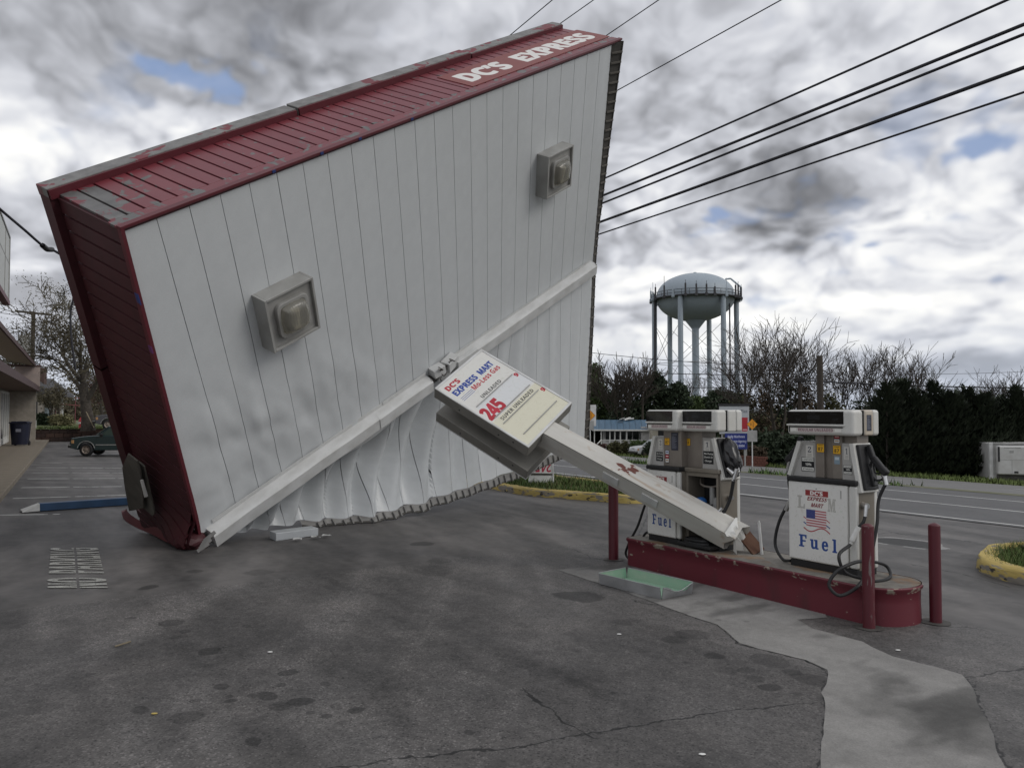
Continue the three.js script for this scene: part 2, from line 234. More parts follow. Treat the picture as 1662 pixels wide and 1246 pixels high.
// the land: one sheet out to the horizon, level as far as the road, then falling away to the right
const landTex = tex(512, 512, (u, v) => { const k = pfbm(u, v, 5, 5, 11), j = pfbm(u, v, 24, 3, 12); return [mix(.045, .10, k) * (.7 + .6 * j), mix(.06, .085, k) * (.7 + .6 * j), mix(.02, .045, k) * (.7 + .6 * j)]; });
struct('ground', grid([-700, -60, -20, 0, S_FLAT, 30, S_END, 120, 700], lin(-300, 900, 12), (s, r) => [sr(s, r).add(V(0, -.02, 0)), s / 4, r / 4]), new THREE.MeshStandardMaterial({ map: landTex, roughness: 1 }));
lotSheet('parking_lot', -24, S_FLAT, 24, 58, 1024, 1024, -.012, false);
lotSheet('forecourt', -14, S_FLAT, -6, 24, 1800, 1900, -.006, false);
lotSheet('forecourt', -1.2, 7.6, 1.4, 9.4, 2048, 1862, 0, true);
// concrete apron beside the fuel island
const concTex = (() => { const s0 = 2.2, s1 = 8.6, r0 = 1, r1 = 10; const t = tex(1024, 1440, (u, v) => {
  const s = mix(s0, s1, u), r = mix(r0, r1, v), n = fbm(s * .9, r * .9, 4, 101), m = fbm(s * 4, r * 1.6, 4, 102), f = fbm(s * 20, r * 20, 3, 103), g = hash(Math.floor(s * 160), Math.floor(r * 160), 9);
  let L = .205 + .08 * (n - .5) + .085 * (m - .5) + .05 * (f - .5); L *= 1 + .3 * (g - .5);
  L *= 1 - .5 * sstep(.5, .72, fbm(s * 1.1 + 5, r * 2.4, 4, 107)) ; 
  { const d = Math.hypot((s - 5.25) * .9, (r - 2.75) * 1.5) + .9 * (fbm(s * 2.2, r * 3.4, 4, 111) - .5); L *= mix(.68, 1, sstep(.3, .7, d)); }
  for (const q of stains) { const d = Math.hypot(s - q.c[0], r - q.c[1]) / q.R + (noise2(s * 6, r * 6, q.i) - .5) * .9; if (d < 1.2) L *= 1 - .4 * q.a * sstep(1.02, .7, d); }
  return [L * 1.03, L, L * .95]; }, false); t.anisotropy = 8; return { t, s0, s1, r0, r1 }; })();
function apron(name, px, y, cm, jag = .016) {
  const pts = [], w = px.map(([x, yy]) => ground(x, yy)); const R = rng(77);
  w.forEach((p, i) => { const q = w[(i + 1) % w.length], n = Math.max(1, Math.round(p.distanceTo(q) / .12)); for (let k = 0; k < n; k++) { const z = p.clone().lerp(q, k / n); z.x += (R() - .5) * jag; z.z += (R() - .5) * jag; pts.push(z); } });
  const g = polySheet(pts, y), p = g.attributes.position, uv = g.attributes.uv;
  for (let i = 0; i < p.count; i++) { const [s, r] = toSR(V(p.getX(i), 0, p.getZ(i))); uv.setXY(i, (s - cm.s0) / (cm.s1 - cm.s0), (r - cm.r0) / (cm.r1 - cm.r0)); }
  return struct(name, g, new THREE.MeshStandardMaterial({ map: cm.t, roughness: .88 }));
}
apron('concrete_apron', [[905, 925], [960, 920], [1030, 912], [1100, 925], [1330, 985], [1345, 1003], [1296, 1006], [1318, 1020], [1400, 1042], [1450, 1066], [1520, 1083], [1562, 1095], [1580, 1118], [1592, 1150], [1610, 1182], [1618, 1215], [1632, 1250], [1650, 1300], [1326, 1290], [1332, 1246], [1337, 1180], [1340, 1150], [1335, 1125], [1342, 1110], [1345, 1088], [1310, 1072], [1250, 1058], [1200, 1044], [1185, 1030], [1165, 1014], [1120, 1000], [1080, 985], [1000, 955], [950, 940]], .004, concTex);

// the two carriageways, running down the slope, with a weedy strip between
function roadSheet(name, s0, s1, r0, r1, m, lift, ss = []) { return struct(name, grid([s0, ...ss, s1], lin(r0, r1, 20), (s, r) => [sr(s, r).add(V(0, lift, 0)), s / 3, r / 3]), m); }
const roadTex = tex(512, 512, (u, v, i, j) => { const k = pfbm(u, v, 4, 5, 21), q = pfbm(u, v, 40, 2, 22); const L = .088 + .03 * (k - .5) + .03 * (q - .5) + .02 * (hash(i, j) - .5); return [L, L, L * 1.02]; });
const roadTex2 = tex(512, 512, (u, v, i, j) => { const k = pfbm(u, v, 4, 5, 23), q = pfbm(u, v, 40, 2, 24); const L = .145 + .04 * (k - .5) + .03 * (q - .5) + .02 * (hash(i, j) - .5); return [L, L * .985, L * .96]; });
const roadM = new THREE.MeshStandardMaterial({ map: roadTex, roughness: .85 }), roadM2 = new THREE.MeshStandardMaterial({ map: roadTex2, roughness: .85 });
roadSheet('road', S_FLAT, 27.3, -60, 320, roadM, .004);
roadSheet('road', 28.6, 38.4, -60, 320, roadM2, .004);
const weedTex = tex(256, 256, (u, v) => { const k = pfbm(u, v, 8, 4, 41); return [mix(.16, .06, k), mix(.15, .075, k), mix(.10, .025, k)]; });
roadSheet('weed_strip', 27.3, 28.6, -60, 320, new THREE.MeshStandardMaterial({ map: weedTex, roughness: 1 }), .012);
const lineM = grained([.62, .62, .60], [.4, .4, .39], 6, .8, .7);
roadSheet('edge_line', S_FLAT + .25, S_FLAT + .42, -60, 320, lineM, .009);
roadSheet('edge_line', 23.5, 23.68, -60, 320, lineM, .009);
for (let k = 0; k < 12; k++) roadSheet('lane_dash', 18.9, 19.07, -11.7 + k * 12 - 6.5, -5.2 + k * 12, lineM, .009);
for (let k = 0; k < 16; k++) roadSheet('lane_dash', 33.6, 33.76, -20 + k * 8, -16.6 + k * 8, lineM, .009);

// grass: blades in tufts, one mass per bed
function blades(n, place, hMin, hMax, seed, w = .012) {
  const R = rng(seed), P = [], N = [], U = [];
  for (let i = 0; i < n; i++) {
    const p = place(R); if (!p) continue; const h = mix(hMin, hMax, R() * R()), a = R() * 6.283, lx = Math.cos(a) * h * (.2 + .5 * R()), lz = Math.sin(a) * h * (.2 + .5 * R()), c = R() * 6.283, wx = Math.cos(c) * w, wz = Math.sin(c) * w;
    P.push(p.x - wx, p.y, p.z - wz, p.x + wx, p.y, p.z + wz, p.x + lx, p.y + h, p.z + lz); for (let k = 0; k < 3; k++) { N.push(-wz / w * .6, .7, wx / w * .6); U.push(p.x, p.z); }
  }
  const g = new THREE.BufferGeometry(); g.setAttribute('position', new THREE.Float32BufferAttribute(P, 3)); g.setAttribute('normal', new THREE.Float32BufferAttribute(N, 3)); g.setAttribute('uv', new THREE.Float32BufferAttribute(U, 2)); return g;
}
const grassM = [[.075, .13, .03], [.10, .135, .035], [.14, .13, .06]].map((c) => mat(c, .9));
const soil = grained([.07, .06, .035], [.045, .055, .02], 6, .9, 1);
function kerbRun(pts, w, h, m) {    // a rounded kerb following points on the ground
  const cv = new THREE.CatmullRomCurve3(pts), n = Math.max(10, Math.round(cv.getLength() / .2)), prof = [[-w / 2, -.02], [-w / 2, h * .7], [-w * .36, h * .95], [0, h], [w * .36, h * .95], [w / 2, h * .7], [w / 2, -.02]];
  const g = grid(lin(0, 1, prof.length - 1), lin(0, 1, n), (u, v) => { const p = cv.getPointAt(v), t = cv.getTangentAt(v), x = V(-t.z, 0, t.x).normalize(), [a, b] = prof[Math.round(u * (prof.length - 1))]; const j = (noise2(v * n * .7, u * 5, 3) - .5) * .025; return [p.clone().addScaledVector(x, a + j).add(V(0, b + j, 0)), v * cv.getLength(), u * .6]; }, .9);
  return g;
}
const kerbTex = tex(1024, 256, (u, v, i, j) => { const k = fbm(u * 34, v * 7, 4, 61), d = fbm(u * 60, v * 20, 3, 62), worn = sstep(.66, .72, k * .6 + d * .45 + .12 * (v < .3 || v > .7 ? 1 : 0)), tone = .8 + .4 * fbm(u * 90, v * 30, 3, 63); const y = [.46 * tone, .35 * tone, .11 * tone], c = .10 * tone; const black = sstep(.68, .72, fbm(u * 48 + 9, v * 12, 4, 64)); return y.map((q, n) => mix(mix(q, [.22, .20, .17][n] * tone, worn), .03, black * .9)); });
const kerbTexRepeat = kerbTex.clone(); kerbTexRepeat.repeat.set(.14, 1.6); kerbTexRepeat.needsUpdate = true;
const kerbM = new THREE.MeshStandardMaterial({ map: kerbTexRepeat, roughness: .85 });
const inPoly = (x, z, P) => { let c = false; for (let i = 0, j = P.length - 1; i < P.length; j = i++) if ((P[i].z > z) !== (P[j].z > z) && x < (P[j].x - P[i].x) * (z - P[i].z) / (P[j].z - P[i].z) + P[i].x) c = !c; return c; };
function plantingIsland(label, px, bladesN, seed, soilMix, near) {
  const ring = px.map(([x, y]) => ground(x, y)); const closed = [...ring, ring[0].clone()];
  const root = thing('kerbed_bed', label, 'planting bed', ring[0].clone());
  partW('kerb', kerbRun(closed, .26, .17, kerbM), kerbM, root); partW('soil', polySheet(ring, .10, 1), soil, root);
  const bb = new THREE.Box3().setFromPoints(ring);
  grassM.forEach((m, k) => { const o = partW('grass', blades(Math.round(bladesN * [.5, .35, .15][k]), (R) => { const x = mix(bb.min.x, bb.max.x, R()), z = mix(bb.min.z, bb.max.z, R()); return inPoly(x, z, ring) && noise2(x * 1.2, z * 1.2, 5) > .14 ? V(x, .09, z) : null; }, .05, near ? .2 : .26, seed + k, near ? .006 : .012), m, root); o.userData.kind = 'stuff'; });
}
plantingIsland('grass bed with yellow kerb behind the fallen canopy, a price board standing in it', [[700, 783], [800, 793], [870, 804], [960, 811], [1036, 816], [1046, 808], [1015, 797], [965, 789], [905, 781], [860, 776], [760, 772]], 30000, 5, 0, false);
plantingIsland('grass bed with chipped yellow kerb at the right edge of the forecourt', [[1604, 921], [1616, 932], [1650, 942], [1705, 952], [1790, 960], [1860, 935], [1800, 907], [1710, 900], [1658, 900], [1620, 906]], 26000, 15, 0, true);
// weeds along the strip and the verge beyond the road
{ const m = grassM[0]; const w = solo('weeds', blades(16000, (R) => { const s = mix(27.2, 28.7, R()), r = mix(8, 90, R() ** 1.6); return noise2(s, r * .35, 8) > .5 ? sr(s, r) : null; }, .05, .42, 31, .025), m, 'strip of weeds growing between the two carriageways', 'weeds', undefined, 'stuff');
  const v = solo('verge_grass', blades(42000, (R) => { const s = mix(38.3, 43.5, R()), r = mix(-12, 90, R() ** 1.5); return sr(s, r); }, .08, .34, 33, .03), grassM[1], 'rough grass verge along the far side of the road', 'grass', undefined, 'stuff'); }

// parking stripes, skewed to the kerb, and the lettering on the ground
const worn = (() => { const c = grained([.60, .60, .58], [.42, .42, .40], 5, .9, .8); const a = grey(512, 256, (u, v) => sstep(.40, .46, fbm(u * 40, v * 16, 4, 71) + .04)); c.alphaMap = a; c.alphaTest = .5; return c; })();
for (const [xa, ya, xb, yb] of [[-30, 836, 96, 834], [20, 808.5, 205, 803], [34, 791, 208, 789], [44, 777, 204, 776], [52, 767, 200, 767], [58, 758.5, 196, 759.5], [66, 751, 100, 751]]) {
  const a = ground(xa, ya), b = ground(xb, yb), d = b.clone().sub(a).normalize(), n = V(d.z, 0, -d.x).multiplyScalar(.06);
  struct('parking_line', grid([0, 1], [0, 1], (u, v) => [a.clone().lerp(b, u).addScaledVector(n, v * 2 - 1).setY(-.002), u * a.distanceTo(b) / 6, v * .1]), worn);
}
const font = (px, w = 'bold', fam = 'sans-serif') => `${w} ${px}px ${fam}`;
function canvasTex(w, h, draw, srgb = true) { const c = document.createElement('canvas'); c.width = w; c.height = h; const x = c.getContext('2d'); draw(x, w, h); const t = new THREE.CanvasTexture(c); if (srgb) t.colorSpace = THREE.SRGBColorSpace; t.anisotropy = 8; return t; }
function fitText(x, s, px, x0, x1, base, height, fam = 'sans-serif', weight = 'bold', skew = 0) { x.save(); x.font = `${weight} 100px ${fam}`; const w = x.measureText(s).width; x.translate(x0, base); x.transform((x1 - x0) / w, 0, skew, height / 72, 0, 0); x.fillText(s, 0, 0); x.restore(); }
{ const TL = ground(80, 888.6), TR = ground(158.6, 888.6), BR = ground(175.4, 955), BL = ground(73.2, 955.4);
  const map = canvasTex(1024, 1024, (x, w, h) => { x.fillStyle = '#000'; x.fillRect(0, 0, w, h); x.fillStyle = '#fff';
    // the words read along the depth of the lot: NO on the near side, PARKING beyond it
    x.save(); x.translate(w, h); x.rotate(-Math.PI / 2); x.scale(1, 1);
    fitText(x, 'NO', 0, 0, h * .22, -w * .01, w * .97); fitText(x, 'PARKING', 0, h * .30, h, -w * .01, w * .97); x.fillStyle = '#000'; x.fillRect(0, -w * .50, h, w * .045); x.restore();
    const R = rng(4); x.fillStyle = '#000'; for (let i = 0; i < 2600; i++) { x.globalAlpha = .7; const s = 1 + R() * 5; x.fillRect(R() * w, R() * h, s * 3, s); } }, false);
  const m = grained([.42, .42, .39], [.28, .28, .26], 5, .9, .85); m.alphaMap = map; m.alphaTest = .5;
  struct('painted_lettering', grid([0, 1], [0, 1], (u, v) => { const a = TL.clone().lerp(TR, u), b = BL.clone().lerp(BR, u); return [a.lerp(b, v).setY(.004), u, 1 - v]; }), m); }

// ---------------------------------------------------------------- pavement and shop at the left
const KD = ground(0, 815).sub(ground(80, 715)).normalize(), KN = V(-KD.z, 0, KD.x);            // along the kerb towards the camera; to the right of the shop
if (KN.x < 0) KN.multiplyScalar(-1);
const kerbAt = (depth) => { const a = ground(80, 715); return a.clone().addScaledVector(KD, (a.z + depth) / -KD.z * 1); };   // the kerb line at a distance ahead
const paveM = grained([.23, .195, .15], [.17, .145, .11], 3, .9, .9);
{ const K0 = kerbAt(51.5), K1 = kerbAt(6), run = K0.distanceTo(K1), n = Math.round(run / 3);
  const root = new THREE.Group(); root.name = 'sidewalk'; root.userData.kind = 'structure'; scene.add(root);
  for (let i = 0; i < n; i++) { const p = K0.clone().addScaledVector(KD, run * i / n + .012), q = K0.clone().addScaledVector(KD, run * (i + 1) / n - .012);
    const P = [p, q, q.clone().addScaledVector(KN, -6), p.clone().addScaledVector(KN, -6)];
    const g = box(0, p.distanceTo(q), -.1, .13, -6, 0, .02); part('slab', xf(g, axisFrame(KD, V(0, 1, 0), KN, p)), paveM, root); }
}
// ---------------------------------------------------------------- the fallen canopy
// frame of the deck: X along its upper edge, Y up the panels, Z out through the roof (the camera sees the side Z < 0)
const CA = V(-4.535, .203, -11.515), CB = V(-4.322, 4.013, -8.634), CC = V(1.941, 9.129, -15.067);
const EX = CC.clone().sub(CB).normalize(), EY = CB.clone().sub(CA); EY.addScaledVector(EX, -EY.dot(EX)).normalize(); const EZ = EY.clone().cross(EX);   // a left-handed frame, so triangles are turned over after the move
const mirrored = (g) => xf(g, CF);
const CF = axisFrame(EX, EY, EZ, CB), D = (x, y, z = 0) => V(x, y, z).applyMatrix4(CF), inD = CF.clone().invert();
const deckPlane = (px, py, axis, val) => { const o = EYE.clone().applyMatrix4(inD), r = ray(px, py).transformDirection(inD); const k = 'xyz'[axis], t = (val - o[k]) / r[k]; return o.addScaledVector(r, t); };
const LEN = 10.334, PAN = LEN / 24, BEAM_Y = -4.74;
const SHEAR = .046, X0 = (y) => SHEAR * y * sstep(1.2, 0, 0);   // the left end is not quite square
const canopy = thing('collapsed_canopy', 'toppled fuel station canopy with white panelled underside and dark red fascia, resting on one corner', 'canopy', ground(322, 893));
const cp = (name, g, m, label) => partW(name, g, m, canopy, label), dg = (g) => mirrored(g);
function dent(x, y) {
  let w = mix(.012, .005, sstep(2, 5.5, x)) * (fbm(x * 1.5, y * .5, 3, 11) - .5) + .010 * (noise2(x * 2.32, y * .25, 15) - .5);
  const k = sstep(5.2, .6, x) * sstep(-1.6, -4.0, y);
  w += k * (.12 * (fbm(x * 2.3, y * 1.9, 3, 12) - .5) + .035 * (noise2(x * 5.5, y * 4.5, 13) - .5));
  for (const [cx, cy, rx, ry, a] of [[1.05, -3.4, .22, .16, .04], [1.9, -3.9, .3, .2, -.035], [.35, -3.0, .25, .3, .03], [1.3, -3.75, .16, .1, -.03], [2.6, -3.3, .3, .4, .028], [3.3, -4.1, .3, .25, .03], [.8, -4.3, .4, .2, -.03]]) { const a2 = (x - cx) / rx, b2 = (y - cy) / ry; w += a * Math.exp(-a2 * a2 - b2 * b2); }
  return w;
}
// upper half: 24 long pans with returned edges
for (let i = 0; i < 24; i++) {
  const x0 = i * PAN + .005, x1 = (i + 1) * PAN - .005, us = [-.03, 0, ...lin(0, 1, 6).slice(1, -1), 1, 1.03];
  us.splice(2, 0, .015); us.splice(us.length - 2, 0, .985);
  const g = grid(us, lin(0, BEAM_Y - .05, 44), (u, y) => { const uu = clamp(u), x = mix(x0, x1, uu), sx = x + (i === 0 && uu < .5 ? SHEAR * y * (1 - uu) : 0), ret = u < 0 || u > 1 ? .022 : 0; const wob = .004 * (fbm(i * 3.3, y * .8, 2, 19) - .5); return [D(sx + wob, y, -dent(x, y) * (1 - .5 * Math.abs(uu * 2 - 1)) + ret), x, y]; }, .7);
  cp('ceiling_panel', g, M.deck);
}
cp('backing', dg(box(.02, LEN - .02, BEAM_Y, -.01, .14, .16)), M.darkGap);
// lower half: crushed between the beam and the ground, in slanting folds
const FLAP = [[0, 338, 879, 11.75], [.07, 400, 866, 12.65], [.15, 448, 861, 12.95], [.205, 495, 853, 13.45], [.265, 545, 850, 13.8], [.335, 606, 846, 14.1], [.455, 684, 826, 15.08], [.585, 760, 802, 16.2], [.735, 843, 772, 17.7], [.86, 905, 745, 18.9], [1, 948, 724, 20.0]].map(([s, x, y, d]) => [s, at(x, y, d)]);
function flapEdge(s) { for (let i = 0; i < FLAP.length - 1; i++) if (s <= FLAP[i + 1][0]) { const t = (s - FLAP[i][0]) / (FLAP[i + 1][0] - FLAP[i][0]); return FLAP[i][1].clone().lerp(FLAP[i + 1][1], t); } return FLAP[FLAP.length - 1][1].clone(); }
const flapN = D(0, 0, -1).sub(D(0, 0, 0));
function flap(s, v) {
  const a = D(s * LEN, BEAM_Y - .12, 0), b = flapEdge(s), p = a.clone().lerp(b, v);
  const crush = sstep(.95, .25, s), env = sstep(0, .3, v) * (1 - .6 * sstep(.75, 1, v));
  const drift = .7 * fbm(s * 5, v * 1.2, 2, 31), ph = s * 18 + v * (.15 + 1.05 * crush) + drift, f = ph - Math.floor(ph), id = Math.floor(ph);
  const fold = (f < .56 ? .5 - .5 * Math.cos(Math.PI * f / .56) : .5 + .5 * Math.cos(Math.PI * (f - .56) / .44)) - .45;   // long swell, short steep back
  let w = (.010 + .24 * crush) * env * fold * (.45 + 1.0 * hash(id, 5, 3)) + .05 * crush * env * (fbm(s * 9, v * 3, 3, 33) - .5);
  w += -.40 * crush * Math.sin(Math.PI * clamp(v)) + .34 * sstep(.26, .06, s) * Math.sin(Math.PI * clamp(v * 1.05)) * (.4 + .8 * noise2(s * 20, v * 1.5, 34));
  p.addScaledVector(flapN, w); if (p.y < .015) p.y = .015 + .02 * noise2(s * 40, v * 9, 3); return p;
}
for (let i = 0; i < 24; i++) {
  const s0 = i / 24 + .0004, s1 = (i + 1) / 24 - .0004, us = i > 15 ? [-.03, 0, ...lin(0, 1, 10).slice(1, -1), 1, 1.03] : lin(0, 1, 22);
  cp('ceiling_panel', grid(us, lin(0, .955, i > 15 ? 36 : 90), (u, v) => { const uu = clamp(u), s = mix(s0, s1, uu), p = flap(s, v); if ((u < 0 || u > 1) && i > 15) p.addScaledVector(flapN, -.022); return [p, s * LEN, v * 4]; }, i > 15 ? .6 : 1.1), i < 15 ? M.deckShaded : M.deck);
}
cp('backing', grid(lin(0, 1, 40), lin(0, 1, 10), (s, v) => [flap(s, v * .95).addScaledVector(flapN, -.32), s, v]), M.deckShaded);
// the ribbed return along the broken lower edge, then along the right-hand end
{ const n = 46; cp('edge_strip', grid(lin(.2, 1, 60), [0, 1], (s, v) => [flap(s, .955 + .045 * v).addScaledVector(flapN, .012 + .03 * v), s * LEN, v * .2]), M.ribGrey);
  for (let i = 0; i < n; i++) { const s = mix(.225, .995, i / (n - 1)), a = flap(s, .957).addScaledVector(flapN, .03), b = flap(s, .998).addScaledVector(flapN, .065); cp('edge_rib', bar(a, b, .035, .05, flapN, .006), M.ribGrey); }
  const rim = lin(.2, 1, 40).map((s) => flap(s, 1.0).addScaledVector(flapN, .03)); cp('edge_trim', tube(rim, .022, 80, 5), M.darkBack);
  const R1 = [[1013, 57, 0], [1003, 130, 0], [990, 225, 0], [976, 340, 0], [967, 400, 0], [961, 459, 1], [955, 496, 1], [953.6, 548, 1], [955, 607, 1], [957, 680, 1], [953, 726, 1]];
  const inner = (k) => k < .56 ? D(LEN + .01, mix(-.02, BEAM_Y, k / .56), .01) : flap(1, clamp((k - .56) / .44)), N = 44;
  const outer = (k) => { const f = k * (R1.length - 1), i = Math.min(R1.length - 2, Math.floor(f)), t = f - i, P = inner(k), px = mix(R1[i][0], R1[i + 1][0], t), py = mix(R1[i][1], R1[i + 1][1], t); return { P, px, py }; };
  const dep = (k) => -inner(k).z + .05;
  const yk = lin(0, 1, N).map((k) => { // match heights: find the outer point level with the inner one
    const P = inner(k), q = P.clone().sub(EYE).applyAxisAngle(V(1, 0, 0), -PITCH), ppy = 623 - FPX * q.y / -q.z, ppx = 831 + FPX * q.x / -q.z; let i = 0; while (i < R1.length - 2 && R1[i + 1][1] < ppy) i++; const t = clamp((ppy - R1[i][1]) / (R1[i + 1][1] - R1[i][1])); const ox = Math.max(mix(R1[i][0], R1[i + 1][0], t), ppx + 5); return [P, at(ox, Math.max(57, ppy - 3), -P.z + .12)]; });
  cp('edge_strip', grid([0, 1], lin(0, N, N), (u, j) => { const [a, b] = yk[j]; return [a.clone().lerp(b, u), u * .3, j * .2]; }), M.darkBack);
  for (let j = 1; j < N; j++) { const [a, b] = yk[j]; cp('edge_rib', bar(a.clone().addScaledVector(flapN, .02), b.clone().addScaledVector(flapN, .02), .04, .025, flapN, .006), M.ribDark ?? (M.ribDark = grained([.125, .115, .10], [.085, .078, .07], 5, .9, .8))); }
  cp('edge_trim', tube(yk.map(([, b]) => b), .018, 90, 5), M.darkBack);
  cp('end_panel', grid([0, 1], lin(0, N * .56 | 0, N * .56 | 0), (u, j) => [yk[j][1].clone().addScaledVector(EZ, u * 1.25), u, j * .2]), M.redDark);
}
// the beam under the deck, broken in the middle where the column stood
function beamSeg(x0, x1, w = .29, z = -.19) { const n = 10, prof = [[.02, .05], [.005, z * .5], [-.05, z], [-w + .03, z], [-w, z * .85], [-w, .05]]; return grid(lin(0, 1, prof.length - 1), lin(x0, x1, n), (u, x) => { const [a, b] = prof[Math.round(u * (prof.length - 1))]; const j = .012 * (fbm(x * 1.5, 3, 3, 41) - .5); return [D(x, BEAM_Y + a + j + (x < .6 ? -.03 * (.6 - x) : 0), b + j), x, u]; }, .5); }
function cap(x, w = .29, z = -.19) { return dg(box(x - .004, x + .004, BEAM_Y - w + .01, BEAM_Y - .01, z + .01, .05)); }
cp('beam', [beamSeg(-.12, 3.25), cap(-.115)], M.whiteMetal); cp('beam', [beamSeg(3.245, 4.62, .285, -.2), cap(4.61)], M.whiteMetal); cp('beam', [beamSeg(5.25, LEN - .1), cap(5.255), cap(LEN - .105)], M.whiteMetal);
cp('flashing', [dg(box(.0, 3.9, BEAM_Y + .015, BEAM_Y + .075, -.02, -.012)), dg(box(3.5, 4.6, BEAM_Y + .02, BEAM_Y + .09, -.03, -.02)), dg(box(5.3, LEN - .12, BEAM_Y + .015, BEAM_Y + .06, -.02, -.012))], M.whiteMetal);
cp('bent_flashing', grid(lin(0, 1, 12), [0, 1], (u, v) => [D(mix(2.1, 3.8, u), BEAM_Y - .3 - .16 * Math.sin(u * 2.6) * v, -.16 + .08 * v), u * 2, v * .1]), M.whiteMetal);
{ const stub = (x, y, z, a, s) => { const g = new RoundedBoxGeometry(s[0], s[1], s[2], 2, .012); g.rotateZ(a[2]); g.rotateX(a[0]); g.rotateY(a[1]); g.translate(x, y, z); return dg(uvBox(flat(g))); };
  cp('beam_bracket', stub(4.82, BEAM_Y + .06, -.12, [.1, .2, .1], [.26, .17, .2]), M.whiteMetal); cp('beam_bracket', stub(4.98, BEAM_Y - .10, -.12, [-.3, .2, -.15], [.28, .22, .14]), M.whiteMetal); cp('beam_bracket', stub(5.16, BEAM_Y + .06, -.14, [0, -.15, .05], [.34, .2, .2]), M.whiteMetal);
  cp('beam_bracket', stub(5.55, BEAM_Y - .04, -.22, [.05, 0, 0], [.6, .2, .1]), M.whiteMetal);
  const R = rng(9), wires = []; for (let i = 0; i < 5; i++) { const c = V(4.72 + R() * .45, BEAM_Y + (R() - .3) * .3, -.16); wires.push(tube([0, 1, 2, 3, 4].map((k) => D(c.x + (R() - .5) * .22, c.y + (R() - .5) * .22, c.z - R() * .10)), .007, 14, 5)); } cp('torn_wiring', wires, mat([.03, .022, .018], .8)); }
cp('beam_core', dg(box(4.55, 5.3, BEAM_Y - .2, BEAM_Y - .05, -.1, .04)), M.darkBack);
// red edge lip round the deck, with a few blue light clips
cp('edge_trim', [dg(box(-.03, LEN + .3, -.012, .026, -.055, .03, .006))], M.red);
cp('edge_trim', [grid(lin(0, 3, 3), lin(0, -5.2, 26), (u, y) => { const q = [[-.032, .02], [-.032, -.055], [.012, -.055], [.012, .02]][u]; const p = D(q[0] + SHEAR * y - .05 * sstep(-4.4, -5.2, y), y, q[1] + .014 * (noise2(y * 9, 1, 4) - .5) * sstep(-3, -4.5, y)); p.y = Math.max(p.y, .03); return [p, u * .05, y]; }, .5)], M.red);
{ const blueM = mat([.02, .04, .16], .4); for (const x of [2.05, 2.85, 3.55, 4.6]) cp('light_clip', dg(box(x, x + .05, -.016, .02, -.064, -.054)), blueM); cp('light_clip', dg(box(-.075, -.06, -.95, -.80, -.06, .0)), blueM); cp('light_clip', dg(box(-.11, -.095, -1.62, -1.52, -.06, .0)), mat([.12, .03, .12], .5)); }
// painted boards of the fascia: one coat of red, flaking to grey metal; left side darkened to imitate shade
const FH = 1.30;
const flake = (s, heavy, gr = .16) => tex(1024, 256, (u, v, i, j) => { const x = u * 10.8, z = v * 1.7, n = fbm(x * 1.7, z * 2.6, 5, s), e = fbm(x * 9, z * 9, 4, s + 1), k = heavy(x, z, n, e), g = 1 + .10 * (hash(i, j, s) - .5), f = fbm(x * 2, z * 3, 4, s + 2); const R = [mix(.135, .175, f), mix(.019, .028, f), mix(.028, .038, f)], G = [gr * 1.02, gr, gr * .97].map((c) => c * (.6 + .8 * e)); return R.map((c, q) => mix(c, G[q], k) * g); });
const warp = (x, z) => [x + .35 * (fbm(x * 2.3, z * 2.3, 3, 251) - .5), z + .35 * (fbm(x * 2.3 + 9, z * 2.3, 3, 252) - .5)];
const topPaint = new THREE.MeshStandardMaterial({ map: flake(201, (x, z, n, e) => { const [a, c] = warp(x, z), big = fbm(a * 3.1, c * 2.2, 4, 255), sm = fbm(a * 11, c * 9, 4, 256); return Math.max(sstep(.47, .50, big * .62 + sm * .38 - .01 - .42 * sstep(.4, 1.5, x)), sstep(.535, .57, sm * .75 + big * .25 - .16 * sstep(.17, .30, z) - .03 * sstep(1, 3, x)), sstep(.74, .76, sm)); }, .105), roughness: .42 });
const copingPaint = new THREE.MeshStandardMaterial({ map: flake(221, (x, z, n, e) => { const [a, c] = warp(x, z); return 1 - sstep(.59, .62, fbm(a * 2.6, c * 4, 4, 259) * .7 + fbm(a * 9, c * 9, 3, 258) * .3); }), roughness: .55 });
const leftShadePaint = new THREE.MeshStandardMaterial({ map: tex(256, 256, (u, v, i, j) => { const f = fbm(u * 9, v * 9, 4, 231), g = 1 + .1 * (hash(i, j, 3) - .5); return [mix(.045, .066, f) * g, mix(.0075, .011, f) * g, mix(.0115, .016, f) * g]; }), roughness: .6 });  // the same red, darkened so the left side carries its shade in the colour
const uvSet = (g, f) => { const p = g.attributes.position, uv = g.attributes.uv; for (let i = 0; i < p.count; i++) uv.setXY(i, ...f(p.getX(i), p.getY(i), p.getZ(i))); return g; };
const topUV = (x, y, z) => [(x + .1) / 10.8, z / 1.7];
cp('fascia_backing', dg(box(-.02, LEN + .28, -.05, -.022, -.02, 1.6)), M.redDark);
cp('fascia_flange', dg(uvSet(box(-.03, LEN + .29, -.022, .012, .031, .2, .004), topUV)), topPaint);
for (let i = 0; i < 49; i++) { const x = i * .2153; cp('fascia_board', dg(uvSet(box(x + .014, Math.min(x + .2013, LEN + .28), -.022, .013, .203, FH, .006), topUV)), topPaint); }
for (const [a, b, d] of [[-.10, 3.63, 0], [3.66, 7.62, .012], [7.65, LEN + .22, -.015]]) {
  cp('coping', dg(uvSet(box(a, b, -.03, .11 + d, FH + .03, 1.58, .012), topUV)), copingPaint);
  cp('coping_soffit', dg(box(a + .01, b - .01, -.02, .095 + d, FH, FH + .028)), M.red); }
